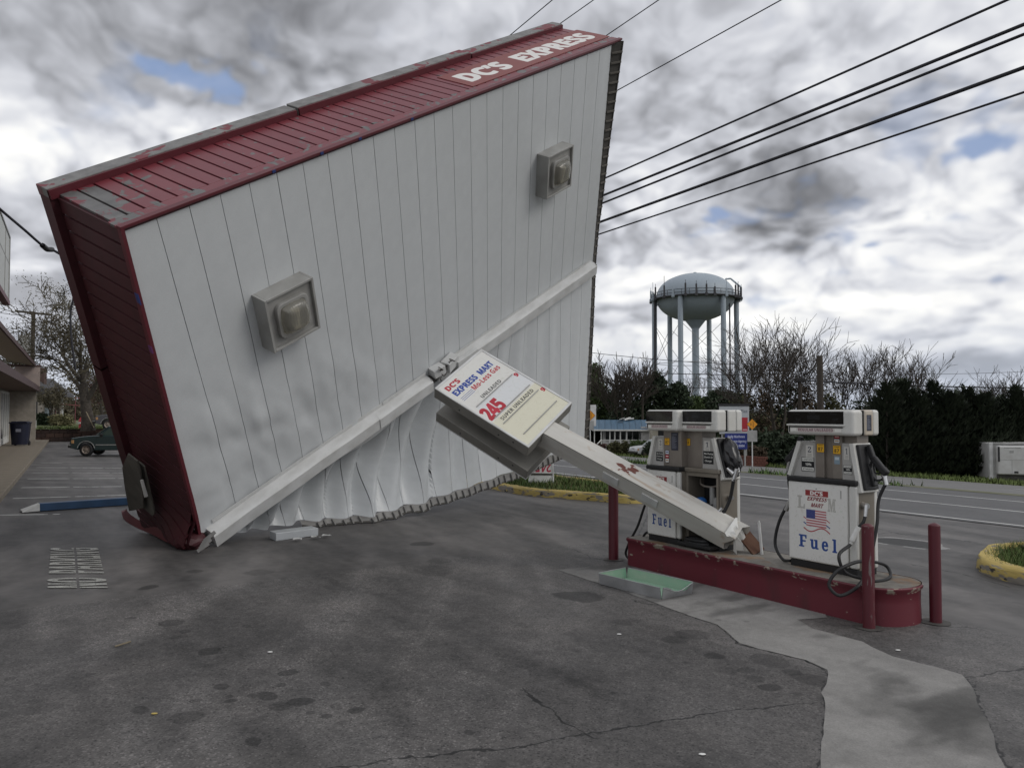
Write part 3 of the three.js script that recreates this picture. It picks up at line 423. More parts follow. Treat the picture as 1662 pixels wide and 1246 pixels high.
// left-hand fascia, its foot crushed on the ground
const leftPt = (y, z, out = 0) => { const p = D(SHEAR * y - out, y, z), k = sstep(.75, 0, p.y); p.addScaledVector(V(-.05, 0, .46), k * k * (1 - sstep(.3, 1.5, z))); if (p.y < .03) p.y = .03; return p; };
const leftEnd = (y) => y > -4.47 ? FH + .10 * sstep(-1, -4.4, y) : y > -5.85 ? mix(1.60, 1.90, (-4.47 - y) / 1.3) : 1.25;
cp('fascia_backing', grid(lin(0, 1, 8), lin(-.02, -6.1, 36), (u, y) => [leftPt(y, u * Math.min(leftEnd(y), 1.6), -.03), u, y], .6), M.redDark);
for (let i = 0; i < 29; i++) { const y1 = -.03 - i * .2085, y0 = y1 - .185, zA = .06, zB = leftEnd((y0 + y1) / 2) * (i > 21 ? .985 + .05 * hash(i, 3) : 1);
  cp('fascia_board', grid([0, 1, 2, 3], lin(0, 1, 10), (u, v) => { const [yy, o] = [[y1, -.02], [y1 - .004, .014], [y0 + .004, .014], [y0, -.02]][u]; return [leftPt(yy, mix(zA, zB, v), o), u * .07 + i * .2, v * 1.3]; }, .5), leftShadePaint); }
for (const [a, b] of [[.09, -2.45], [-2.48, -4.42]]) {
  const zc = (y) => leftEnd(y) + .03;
  cp('coping', grid([0, 1, 2, 3, 4], lin(a, b, 6), (u, y) => { const [o, z] = [[-.02, 0], [.10, 0], [.10, .22], [-.02, .22], [-.02, 0]][u]; return [leftPt(y, zc(y) + z, o), u * .2, y]; }, .4), leftShadePaint); }
// grey sheathing bared at the torn corner
{ const sheet = (px, dx, m, nm) => { const P = px.map(([x, y]) => deckPlane(x, y, 0, dx)).map((p) => [p.z, p.y]); const g = extrude(P, .022); const p = g.attributes.position, n = g.attributes.normal; const A = axisFrame(V(0, 0, 1), V(0, 1, 0), V(-1, 0, 0), V(dx, 0, 0)); g.applyMatrix4(A); cp(nm, dg(g), m, 'grey torn sheathing'); };
  sheet([[209, 735], [200, 758], [204, 790], [211, 828], [222, 826], [234, 823], [233, 800], [229, 765], [224, 747]], -.42, M.wood, 'torn_sheathing');
  sheet([[226, 748], [235, 756], [243, 790], [252, 832], [249, 836], [240, 828], [233, 822], [230, 790], [227, 764]], -.34, grained([.17, .16, .135], [.11, .105, .09], 5, .9, .9), 'torn_sheathing');
  sheet([[229, 778], [232, 778], [240, 805], [236, 806]], -.45, M.white, 'torn_strip'); }
{ const R = rng(3), bits = []; for (let i = 0; i < 7; i++) { const a = at(320 + i * 1.8, 897 - i * 3.2, 11.05 + .02 * i); a.y = Math.max(.03, a.y); bits.push(bar(a, a.clone().add(V(.10 + R() * .06, .10 + R() * .05, -.03)), .05, .012, V(0, .3, 1))); } cp('crumpled_corner', bits, M.ribGrey);
  const lump = new THREE.IcosahedronGeometry(.2, 3), p = lump.attributes.position; for (let i = 0; i < p.count; i++) { const v = V().fromBufferAttribute(p, i), k = .65 + .8 * fbm(v.x * 6 + 3, v.y * 6 + v.z * 5, 3, 51); p.setXYZ(i, v.x * k, v.y * k * .7, v.z * k); } lump.computeVertexNormals(); const c = ground(312, 889); lump.translate(c.x, .10, c.z); cp('crumpled_corner', toCreasedNormals(lump, .4), M.redDark); }
// roof skin, so that the body is closed
cp('roof_sheet', [dg(box(.0, LEN, BEAM_Y - .1, -.03, 1.05, 1.08)), grid(lin(0, 1, 12), lin(0, 1, 6), (s, v) => { const p = flap(s, v * .93).addScaledVector(flapN, -1.0 + .75 * v * sstep(.6, 0, s)); p.y = Math.max(p.y, .05); return [p, s * 6, v * 3]; })], M.ribGrey);
// two recessed luminaires
for (const [u, v] of [[1.42, -1.53], [7.94, -1.52]]) {
  const w = .84, z0 = -.27, f = new THREE.Group(); f.name = 'light_fixture'; canopy.add(f); const fp = (n, g, m) => partW(n, g, m, { position: canopy.position, add: (o) => f.add(o) });
  const X = (a) => u + a * w, Y = (b) => v - b * w;
  const q = (n, g, m) => { const gg = mirrored(merge([].concat(g))); gg.translate(-canopy.position.x, -canopy.position.y, -canopy.position.z); return part(n, gg, m, f); };
  q('housing', [box(X(0), X(.045), Y(1), Y(0), z0, .0, .006), box(X(.955), X(1), Y(1), Y(0), z0, .0, .006), box(X(.045), X(.955), Y(.045), Y(0), z0, .0, .006), box(X(.045), X(.955), Y(1), Y(.955), z0, .0, .006)], M.steelWhite ?? (M.steelWhite = grained([.40, .40, .385], [.28, .275, .26], 4, .9, .45, .1)));
  q('face_plate', box(X(.05), X(.95), Y(.95), Y(.05), z0 + .045, z0 + .06), M.plate ?? (M.plate = grained([.36, .355, .34], [.27, .265, .25], 5, .9, .45, .1)));
  const rr = (s, r) => { const sh = new THREE.Shape(), h = s / 2; sh.moveTo(-h + r, -h); sh.lineTo(h - r, -h); sh.quadraticCurveTo(h, -h, h, -h + r); sh.lineTo(h, h - r); sh.quadraticCurveTo(h, h, h - r, h); sh.lineTo(-h + r, h); sh.quadraticCurveTo(-h, h, -h, h - r); sh.lineTo(-h, -h + r); sh.quadraticCurveTo(-h, -h, -h + r, -h); return sh; };
  const bez = rr(.52, .1); bez.holes.push(rr(.45, .09)); const bg = uvBox(flat(new THREE.ExtrudeGeometry(bez, { depth: .05, bevelEnabled: true, bevelSize: .012, bevelThickness: .012, bevelSegments: 2 }))); bg.translate(X(.5), Y(.5), z0 - .012); q('bezel', bg, M.plate);
  // prismatic glass bowl
  const lens = grid(lin(-1, 1, 28), lin(-1, 1, 28), (a, b) => { const sq = Math.max(Math.abs(a), Math.abs(b)), ro = Math.hypot(a, b), k = ro > 1e-6 ? mix(1, sq / ro, .55) : 1, e = clamp(1 - Math.pow(sq, 4)); return [V(X(.5) + a * k * .235, Y(.5) + b * k * .235, z0 - .015 - .12 * Math.sqrt(e) + .004 * Math.sin(a * 34)), a, b]; });
  q('lens', lens, M.lens ?? (M.lens = new THREE.MeshPhysicalMaterial({ color: new THREE.Color().setRGB(.62, .60, .53), roughness: .16, transmission: .75, thickness: 0, ior: 1.45 })));
  q('lamp', [rod(V(X(.5), Y(.62), z0 - .02), V(X(.5), Y(.36), z0 - .05), .05, .065, 14), box(X(.44), X(.56), Y(.74), Y(.62), z0 - .05, z0 + .04, .01)], grained([.55, .53, .47], [.42, .40, .35], 4, .8, .35));
  for (const [a, b] of [[.2, .75], [.8, .3]]) q('screw', rod(V(X(a), Y(b), z0 + .045), V(X(a), Y(b), z0 + .02), .012, .012, 8), M.black);
}
// lettered plate on the fascia
{ const x0 = 6.36, x1 = LEN + .26, z0 = .215, z1 = .99, W = 2048, H = Math.round(2048 * (z1 - z0) / (x1 - x0));
  const map = canvasTex(W, H, (x) => { x.fillStyle = '#7a3a36'; x.fillRect(0, 0, W, H); const R = rng(8); for (let i = 0; i < 900; i++) { x.fillStyle = R() < .5 ? 'rgba(95,38,36,.18)' : 'rgba(140,72,66,.16)'; x.fillRect(R() * W, R() * H, 8 + R() * 60, 2 + R() * 8); }
    x.fillStyle = '#d8d6d2'; x.strokeStyle = '#d8d6d2'; x.lineWidth = 9; x.lineJoin = 'round';
    const wd = (s, a, b) => { x.save(); x.font = 'bold 100px sans-serif'; const w = x.measureText(s).width; x.translate(a, H * .76); x.scale((b - a) / w, H * .54 / 72); x.lineWidth = 8; x.strokeText(s, 0, 0); x.fillText(s, 0, 0); x.restore(); };
    wd('DC\u2019S', W * .035, W * .325); wd('EXPRESS', W * .40, W * .955); });
  const g = box(x0, x1, .013, .024, z0, z1); uvSet(g, (a, b, c) => [(a - x0) / (x1 - x0), (c - z0) / (z1 - z0)]); cp('lettered_sign_plate', dg(g), new THREE.MeshStandardMaterial({ map, roughness: .5 })); }
// ---------------------------------------------------------------- price board and its snapped column
const PA = V(.5842, .5581, -.5893).normalize(), PN = V(.1077, .6663, .7378).normalize(), PB = PN.clone().cross(PA).normalize().negate(); // along the words, out of the face, down the face
if (PB.y > 0) PB.negate();
const PW = 1.016, PH = 1.53, P0 = at(705, 631, 10.4);
const pt = (a, b, n) => P0.clone().addScaledVector(PA, a).addScaledVector(PB, b).addScaledVector(PN, n);
const PF = axisFrame(PA, PB.clone().negate(), PN, P0);                    // x along the words, y up the face, z out
const RED = '#a8202f', BLU = '#21408f', INK = '#2c2c2c';
const priceMap = canvasTex(1024, 1542, (x, w, h) => {
  x.fillStyle = '#d3d2cd'; x.fillRect(0, 0, w, h); x.fillStyle = '#d2cfbb'; x.fillRect(0, h * .615, w, h * .4); x.fillStyle = '#cfd1d2'; x.fillRect(w * .1, h * .405, w * .88, h * .19);
  const R = rng(12); for (let i = 0; i < 500; i++) { x.fillStyle = `rgba(${90 + R() * 60},${85 + R() * 50},${60 + R() * 40},.05)`; x.beginPath(); x.ellipse(R() * w, R() * h, 4 + R() * 40, 2 + R() * 8, R() * 3, 0, 7); x.fill(); }
  const heavy = (s, col, a, b, base, ht, lw = 5, sk = 0) => { x.fillStyle = x.strokeStyle = col; x.save(); x.font = 'bold 100px sans-serif'; const m = x.measureText(s).width; x.translate(a * w, base * h); x.transform((b - a) * w / m, 0, sk, ht * h / 72, 0, 0); x.lineWidth = lw; x.lineJoin = 'round'; if (lw) x.strokeText(s, 0, 0); x.fillText(s, 0, 0); x.restore(); };
  heavy('DC\u2019S', RED, .075, .335, .115, .052, 7); heavy('EXPRESS', BLU, .08, .545, .203, .06, 7); heavy('MART', BLU, .60, .885, .203, .06, 7); heavy('Mo-Less Gas', RED, .325, .895, .275, .052, 2);
  x.fillStyle = BLU; for (const y of [.243, .260, .277]) x.fillRect(w * .085, h * y, w * .235, h * .004);
  heavy('UNLEADED', INK, .28, .70, .385, .036, 1); heavy('SUPER UNLEADED', INK, .15, .85, .665, .036, 1);
  heavy('9', RED, .895, .955, .452, .042, 8); heavy('9', RED, .915, .975, .735, .042, 8);
  heavy('2', RED, .045, .165, .592, .14, 7); heavy('4', '#b5283a', .155, .28, .592, .14, 6); heavy('5', RED, .275, .40, .592, .14, 7);
  x.strokeStyle = 'rgba(210,190,185,.6)'; x.lineWidth = 2; x.strokeRect(w * .155, h * .44, w * .12, h * .155);
}); 
function signBox(z0, z1, name, label, shift, fz = 1) {
  const t = thing(name, label, 'sign', pt(.5, 1.5, z0)); const q = (n, g, m) => { const k = merge([].concat(g)); partW(n, xf(k, PF), m, t); };
  const [sx, sy] = shift, W = PW + sx, y1 = -sy, y0 = -PH - sy;
  q('case', box(sx, W, y0, y1, z0, z1, .008), M.case ?? (M.case = grained([.26, .25, .225], [.19, .182, .163], 4, .9, .5, .1)));
  const fa = fz > 0 ? z1 : z0 - .016, fb = fa + .016; q('face_frame', [box(sx, W, y1 - .035, y1, fa, fb, .004), box(sx, W, y0, y0 + .035, fa, fb, .004), box(sx, sx + .03, y0 + .035, y1 - .035, fa, fb, .004), box(W - .03, W, y0 + .035, y1 - .035, fa, fb, .004)], M.whiteMetal);
  for (const [a, b] of [[.3, .4], [.72, .4], [.15, .6]]) q('rivet', rod(V(sx - .004, y0 + PH * a, mix(z0, z1, b)), V(sx + .01, y0 + PH * a, mix(z0, z1, b)), .012, .012, 8), M.black);
  return [t, q, sx, W, y0, y1];
}
{ const [t, q, sx, W, y0, y1] = signBox(-.165, 0, 'price_sign', 'tilted fuel price board with red and blue lettering on the fallen column', [0, 0]);
  const g = uvSet(box(sx + .03, W - .03, y0 + .035, y1 - .035, .001, .008), (a, b) => [(a - sx) / PW, (b - y0) / PH]); q('printed_face', g, new THREE.MeshStandardMaterial({ map: priceMap, roughness: .4 }));
  for (const v of [.405, .597, .69, .885]) q('digit_rail', box(sx + .11 + (v > .8 ? .03 : 0), W - .11, y1 - v * PH - .006, y1 - v * PH + .006, .006, .022, .003), M.greyMetal); }
signBox(-.60, -.43, 'price_sign', 'second price board box, seen from its dark side behind the lettered one', [-.0, .05], -1);
{ const c0 = pt(.5, .15, -.30), foot = at(1197, 873, 9.12), dir = foot.clone().sub(c0).normalize();
  const t = thing('fallen_column', 'snapped white steel column leaning from the fuel island to the price board', 'column', V(2.6, .36, -9.15)); const L = c0.distanceTo(foot);
  const up = PN.clone().addScaledVector(dir, -PN.dot(dir)).normalize(), side = up.clone().cross(dir), w = .135;
  // four sheet-metal sides; the foot torn open
  const R = rng(21), tornAt = (a) => L - .05 + .16 * (noise2(a * 6, 1, 7) - .5) + (a > .25 && a < .5 ? .05 : 0);
  const paint = (() => { const c = tex(512, 512, (u, v, i, j) => { const y = v * 4.6, x = u; const n = fbm(y * 5, x * 9, 5, 301), e = fbm(y * 14, x * 26, 4, 302), s = fbm(y * 1.6, x * 22, 4, 303); const rx = (x - .36) / .10, ry = (y - 2.62) / .16, spot = Math.exp(-Math.pow(rx * rx + ry * ry, .7)), run = sstep(2.5, 2.7, y) * sstep(3.7, 2.7, y) * sstep(.56, .72, s) * (x > .25 && x < .5 ? 1 : 0); const g = 1 + .06 * (hash(i, j) - .5); const rust = sstep(.50, .56, spot * .62 + (n - .5) * 1.2 + (e - .5) * .8), stain = Math.max(.55 * run, .5 * sstep(.62, .75, e * .5 + n * .5)); const b = [mix(.60, .48, s), mix(.59, .46, s), mix(.55, .42, s)]; return [0, 1, 2].map((k) => mix(mix(b[k], [.34, .22, .12][k], stain), [.13, .035, .022][k], rust) * g); }, false); return new THREE.MeshStandardMaterial({ map: c, roughness: .5 }); })();
  const corner = [[-w, w], [w, w], [w, -w], [-w, -w], [-w, w]];
  const us = []; for (let k = 0; k < 4; k++) for (let i = 0; i < 5; i++) us.push(k + i / 5 + (i === 0 ? .03 : 0)); us.push(4);
  partW('shaft', grid(us, lin(0, 1, 60), (u, v) => { const k = Math.min(3, Math.floor(u)), f = u - k, a = corner[k], b = corner[k + 1], l = v * tornAt(u / 4); const x = mix(a[0], b[0], f), y = mix(a[1], b[1], f); const crumple = sstep(.9, 1, v) * .05 * (noise2(u * 9, v * 20, 8) - .5); return [c0.clone().addScaledVector(dir, l).addScaledVector(side, x * (1 + crumple * 2) * 1).addScaledVector(up, y + crumple - .03 * sstep(.92, 1, v) * (k === 0 ? 1 : 0)), ((u + .28) / 4 + .14) % 1, l / 4.6]; }, .5), paint, t);
  // torn skin at the foot, the rusty core behind it
  partW('torn_skin', grid(lin(0, 1, 10), lin(0, 1, 12), (u, v) => { const s = mix(-w, w * .9, u), wob = .06 * (noise2(u * 5, v * 6, 31) - .5), l = L - .12 + v * (.12 + .13 * noise2(u * 7, 2, 32)); return [c0.clone().addScaledVector(dir, l).addScaledVector(side, s + wob).addScaledVector(up, w + .008 - .20 * v * v + wob * v), u, v]; }, .5), M.white, t);
  const rb = at(1232, 904, 9.08), rt = at(1205, 864, 9.22); rb.y = .37;
  partW('rusty_core', [bar(rt, rb, .17, .03, V(.3, .4, 1))], M.rust, t);
  for (const f of [.60, .735]) { const c = c0.clone().addScaledVector(dir, L * f).addScaledVector(side, (side.x < 0 ? 1 : -1) * (w + .008)); partW('cover_plate', bar(c.clone().addScaledVector(dir, -.11), c.clone().addScaledVector(dir, .11), .02, .12, up, .006), M.whiteMetal, t); }
}

// ---------------------------------------------------------------- fuel island
const IU = V(-.543, 0, -.84).normalize(), IW = V(.84, 0, -.543).normalize(), ITURN = -Math.acos(.543);
const IF0 = ground(1022, 918), IF1 = ground(1397, 1011.5), ILEN = IF0.distanceTo(IF1), IWD = .74, IH = .355;
const ipt = (a, b, y) => IF1.clone().addScaledVector(IU, a).addScaledVector(IW, b).setY(y);         // a along the island away from the camera, b across it
function islandRing(out, y) { const P = [], r = IWD / 2, n = 18; for (let i = 0; i <= n; i++) { const t = Math.PI * i / n; P.push(ipt(-Math.sin(t) * (r * .85 + out), r - Math.cos(t) * (r + out), y)); } for (let i = 0; i <= n; i++) { const t = Math.PI * i / n, k = Math.pow(Math.sin(t), .6); P.push(ipt(ILEN + k * (r * .25 + out), r + Math.cos(t) * (r + out), y)); } return P; }
{ const root = thing('fuel_island', 'raised fuel island with dark red painted sides and worn concrete top', 'fuel island', ipt(ILEN / 2, IWD / 2, 0));
  const lv = [[0, -.02], [0, .08], [-.004, .2], [0, IH - .05], [.016, IH - .035], [.02, IH - .012], [.008, IH]]; const rings = lv.map(([o, y]) => islandRing(o, y)), N = rings[0].length;
  const redW = new THREE.MeshStandardMaterial({ map: tex(1024, 256, (u, v, i, j) => { const x = u * 9, y = v * .4, n = fbm(x * 2, y * 3, 4, 401), e = fbm(x * 12, y * 14, 4, 402), f = fbm(x * 40, y * 40, 3, 403); const chip = sstep(.68, .71, e * .65 + f * .2 + .08 * n + (v > .80 ? .13 : 0) + (v < .12 ? .02 : 0)), dirt = sstep(.55, .8, fbm(x * 5, y * 2, 4, 404)); const g = 1 + .1 * (hash(i, j) - .5); const b = [mix(.12, .088, dirt), mix(.016, .018, dirt), mix(.026, .024, dirt)]; return [0, 1, 2].map((k) => mix(b[k], [.27, .235, .185][k] * (.7 + .6 * f), chip) * g); }), roughness: .5 });
  const arc = [0]; for (let i = 1; i <= N; i++) arc.push(arc[i - 1] + rings[0][i % N].distanceTo(rings[0][i - 1]));
  partW('painted_side', grid(lin(0, N, N), lin(0, lv.length - 1, lv.length - 1), (u, v) => [rings[v][u % N], arc[u] / 9, [0, .2, .5, .83, .9, .95, 1][v]], .8), redW, root);
  const topT = new THREE.MeshStandardMaterial({ map: tex(512, 512, (u, v, i, j) => { const n = fbm(u * 6, v * 6, 5, 411), e = fbm(u * 30, v * 30, 3, 412), r = sstep(.55, .72, fbm(u * 4 + 7, v * 4, 4, 413)); const L = (.17 + .09 * (n - .5) + .09 * (e - .5)) * (1 + .1 * (hash(i, j) - .5)); return [L * mix(1.05, 1.25, r), L * mix(.97, .82, r), L * mix(.85, .5, r)]; }), roughness: .9 });
  partW('concrete_top', polySheet(islandRing(-.002, IH), IH - .001, 1.4), topT, root);
}
// ---------------------------------------------------------------- fuel pumps
const decal = (w, h, draw) => new THREE.MeshStandardMaterial({ map: canvasTex(w, h, draw), roughness: .5 });
const pumpWhite = (seed) => (x, w, h) => { x.fillStyle = '#dad9d5'; x.fillRect(0, 0, w, h); const R = rng(seed); for (let i = 0; i < 420; i++) { x.fillStyle = `rgba(${120 + R() * 30},${110 + R() * 30},${90 + R() * 20},.07)`; x.beginPath(); x.ellipse(R() * w, R() * h, 2 + R() * 26, 2 + R() * 14, R() * 3, 0, 7); x.fill(); } for (let i = 0; i < 90; i++) { x.fillStyle = 'rgba(70,50,35,.5)'; x.fillRect(R() * w, h - R() * R() * 90, 1 + R() * 5, 1 + R() * 7); } for (let i = 0; i < 26; i++) { x.fillStyle = 'rgba(110,80,55,.16)'; x.fillRect(R() * w, R() * h * .8, 1.5, 20 + R() * 120); } };
function pumpPrint(full) { return (x, w, h) => {
  pumpWhite(full ? 5 : 6)(x, w, h);
  const put = (s, col, a, b, base, ht, lw = 0, skew = 0, fam = 'sans-serif') => { x.save(); x.fillStyle = x.strokeStyle = col; x.font = `bold 100px ${fam}`; const m = x.measureText(s).width; x.translate(a * w, base * h); x.transform((b - a) * w / m, 0, skew, ht * h / 72, 0, 0); x.lineWidth = lw; if (lw) x.strokeText(s, 0, 0); x.fillText(s, 0, 0); x.restore(); };
  const k = full ? 1.2 : 1.25, X = (a) => (full ? .49 + (a - .42) * 1.2 : .5 + (a - .42) * 1.25);
  x.fillStyle = '#3a3835'; x.beginPath(); x.arc(X(.415) * w, h * .055, 9, 0, 7); x.fill();
  x.fillStyle = '#8e2f31'; x.fillRect(X(.255) * w, h * .078, .33 * k * w, h * .075); put('DC\u2019S', '#e2dedb', X(.32), X(.51), .14, .05, 6);
  x.fillStyle = '#dddbd5'; x.fillRect(X(.255) * w, h * .155, .33 * k * w, h * .155);
  put('EXPRESS', '#7c2b33', X(.275), X(.56), .215, .052, 4, -.25); put('MART', '#7c2b33', X(.33), X(.505), .298, .052, 4, -.25);
  // ghost letters of an older name, worn away
  put('L', '#b0aea8', X(.135), X(.25), .325, .16, 5, 0, 'serif'); put('M', '#b0aea8', X(.575), X(.69), .33, .16, 5, 0, 'serif'); { const R = rng(17); x.fillStyle = '#dad9d5'; for (let i = 0; i < 150; i++) x.fillRect((X(.11) + R() * .60 * k) * w, h * (.18 + R() * .16), 3 + R() * 16, 2 + R() * 5); x.fillStyle = '#dddbd5'; x.fillRect(X(.262) * w, h * .16, .31 * k * w, h * .005); }
  if (full) { // the flag, with the ribbons flowing under it
    const wave = (col, y0, lw, amp) => { x.strokeStyle = col; x.lineWidth = lw; x.beginPath(); for (let i = 0; i <= 40; i++) { const t = i / 40, px = X(.225 + .38 * t) * w, py = h * (y0 + .05 * t + amp * Math.sin(t * 6.1 + .2)); i ? x.lineTo(px, py) : x.moveTo(px, py); } x.stroke(); };
    wave('#a53b3f', .43, 14, .035); wave('#2b4a86', .50, 18, .035); wave('#a53b3f', .57, 18, .04);
    const fx = X(.265) * w, fy = .335 * h, fw = .29 * k * w, fh = .215 * h; for (let i = 0; i < 13; i++) { x.fillStyle = i % 2 ? '#dcd6d4' : '#ab555c'; x.beginPath(); x.moveTo(fx, fy + fh * i / 13); x.lineTo(fx + fw, fy + fh * i / 13 + 8); x.lineTo(fx + fw, fy + fh * (i + 1) / 13 + 8); x.lineTo(fx, fy + fh * (i + 1) / 13); x.fill(); }
    x.fillStyle = '#36407c'; x.fillRect(fx, fy, fw * .45, fh * 7 / 13); x.fillStyle = '#a9abc4'; for (let r = 0; r < 9; r++) for (let c = 0; c < 6 - r % 2; c++) x.fillRect(fx + fw * .45 * ((c + .5 + r % 2 * .5) / 6) - 2, fy + fh * .53 * ((r + .6) / 9.2) - 2, 4, 4); }
  x.save(); const y = full ? .835 : .845; for (const [c, a, b, dy] of [['F', .15, .27, 0], ['u', .315, .44, .006], ['e', .48, .58, .009], ['l', .635, .70, .012]]) put(c, '#28498c', X(a), X(b), y + dy, c === 'u' || c === 'e' ? .155 : .155, 4, 0, 'serif'); x.restore();
}; }
const printFull = decal(1024, 1260, pumpPrint(true)), printSmall = decal(840, 1260, pumpPrint(false));
const displayM = new THREE.MeshStandardMaterial({ roughness: .12, map: canvasTex(1024, 256, (x, w, h) => { x.fillStyle = '#08090a'; x.fillRect(0, 0, w, h); x.fillStyle = '#1d1f22'; x.fillRect(w * .38, h * .3, w * .22, h * .36); x.fillStyle = '#3b3d42'; x.font = font(26); x.fillText('THIS SALE', w * .40, h * .2); x.fillText('GALLONS', w * .40, h * .86); for (const a of [.13, .78]) { x.font = font(40); x.fillText(a < .5 ? '1' : '2', w * a, h * .24); x.font = font(20); x.fillText('PRICE PER', w * (a + .04), h * .62); x.fillText('GALLON', w * (a + .04), h * .72); x.fillRect(w * a, h * .86, w * .1, 5); x.fillRect(w * (a + .03), h * .22, w * .08, 4); } }) });
const gradeM = decal(1024, 110, (x, w, h) => { x.fillStyle = '#c9c7c1'; x.fillRect(0, 0, w, h); x.fillStyle = '#e0ded8'; x.fillRect(12, 22, 120, h - 44); x.fillRect(w - 132, 22, 120, h - 44); x.fillStyle = '#6e4453'; fitText(x, 'REGULAR UNLEADED', 0, 165, w - 165, h * .8, h * .6); x.globalCompositeOperation = 'source-atop'; x.fillStyle = 'rgba(120,50,60,.10)'; x.fillRect(160, 0, w - 320, h); });
const octaneM = decal(128, 128, (x) => { x.fillStyle = '#1c1a14'; x.fillRect(0, 0, 128, 128); x.fillStyle = '#d9a520'; x.fillRect(5, 5, 118, 118); x.fillStyle = '#231d10'; x.font = font(74); x.fillText('87', 20, 104); x.fillRect(24, 20, 80, 7); });
const noticeM = decal(256, 256, (x) => { x.fillStyle = '#14161a'; x.fillRect(0, 0, 256, 256); x.fillStyle = '#d8d8d2'; x.fillRect(10, 10, 236, 62); x.fillRect(10, 184, 236, 62); x.fillStyle = '#16181c'; x.font = font(46); x.fillText('CONTAINS', 14, 58); x.fillText('ETHANOL', 26, 232); x.fillStyle = '#e0e0da'; x.font = font(64); x.fillText('10%', 74, 150); });
const notice2M = decal(256, 256, (x) => { x.fillStyle = '#14161a'; x.fillRect(0, 0, 256, 256); x.fillStyle = '#d8d8d2'; x.font = font(52); x.fillText('No Pump', 22, 70); x.fillText('Check Or', 18, 140); x.fillText('Charge', 36, 214); });
const cardM = decal(96, 256, (x) => { x.fillStyle = '#2a2a2c'; x.fillRect(0, 0, 96, 256); [['#c9ccd4', '#2f3c78'], ['#a52530', '#e7e0da'], ['#d8d8d6', '#98703c']].forEach(([a, b], i) => { x.fillStyle = a; x.fillRect(8, 10 + i * 82, 80, 70); x.fillStyle = b; x.fillRect(18, 34 + i * 82, 60, 18); }); });
const smallPrintM = decal(160, 256, (x) => { x.fillStyle = '#2b2e3c'; x.fillRect(0, 0, 160, 256); x.fillStyle = '#7d808c'; x.font = font(22); x.fillText('WARNING', 22, 36); for (let i = 0; i < 14; i++) x.fillRect(16, 54 + i * 13, 60 + ((i * 37) % 64), 5); });
const numM = (n) => decal(128, 192, (x) => { x.fillStyle = '#c4c2bc'; x.fillRect(0, 0, 128, 192); x.fillStyle = '#33384a'; x.font = font(120, 'bold', 'serif'); x.fillText(n, 30, 110); x.fillStyle = '#86857f'; for (let i = 0; i < 4; i++) x.fillRect(26, 130 + i * 14, 76, 5); });
const num1 = numM('1'), num2 = numM('2');
const quad = (x0, x1, y0, y1, z, flip) => { const g = grid([0, 1], [0, 1], (u, v) => [V(mix(x0, x1, u), mix(y0, y1, v), z), u, v]); return g; };
M.pumpCream = grained([.66, .66, .635], [.54, .53, .49], 4, .9, .45); M.pumpSide = grained([.25, .225, .19], [.17, .15, .12], 3, .9, .4, .3); M.trap = grained([.42, .415, .40], [.33, .32, .30], 4, .9, .5);
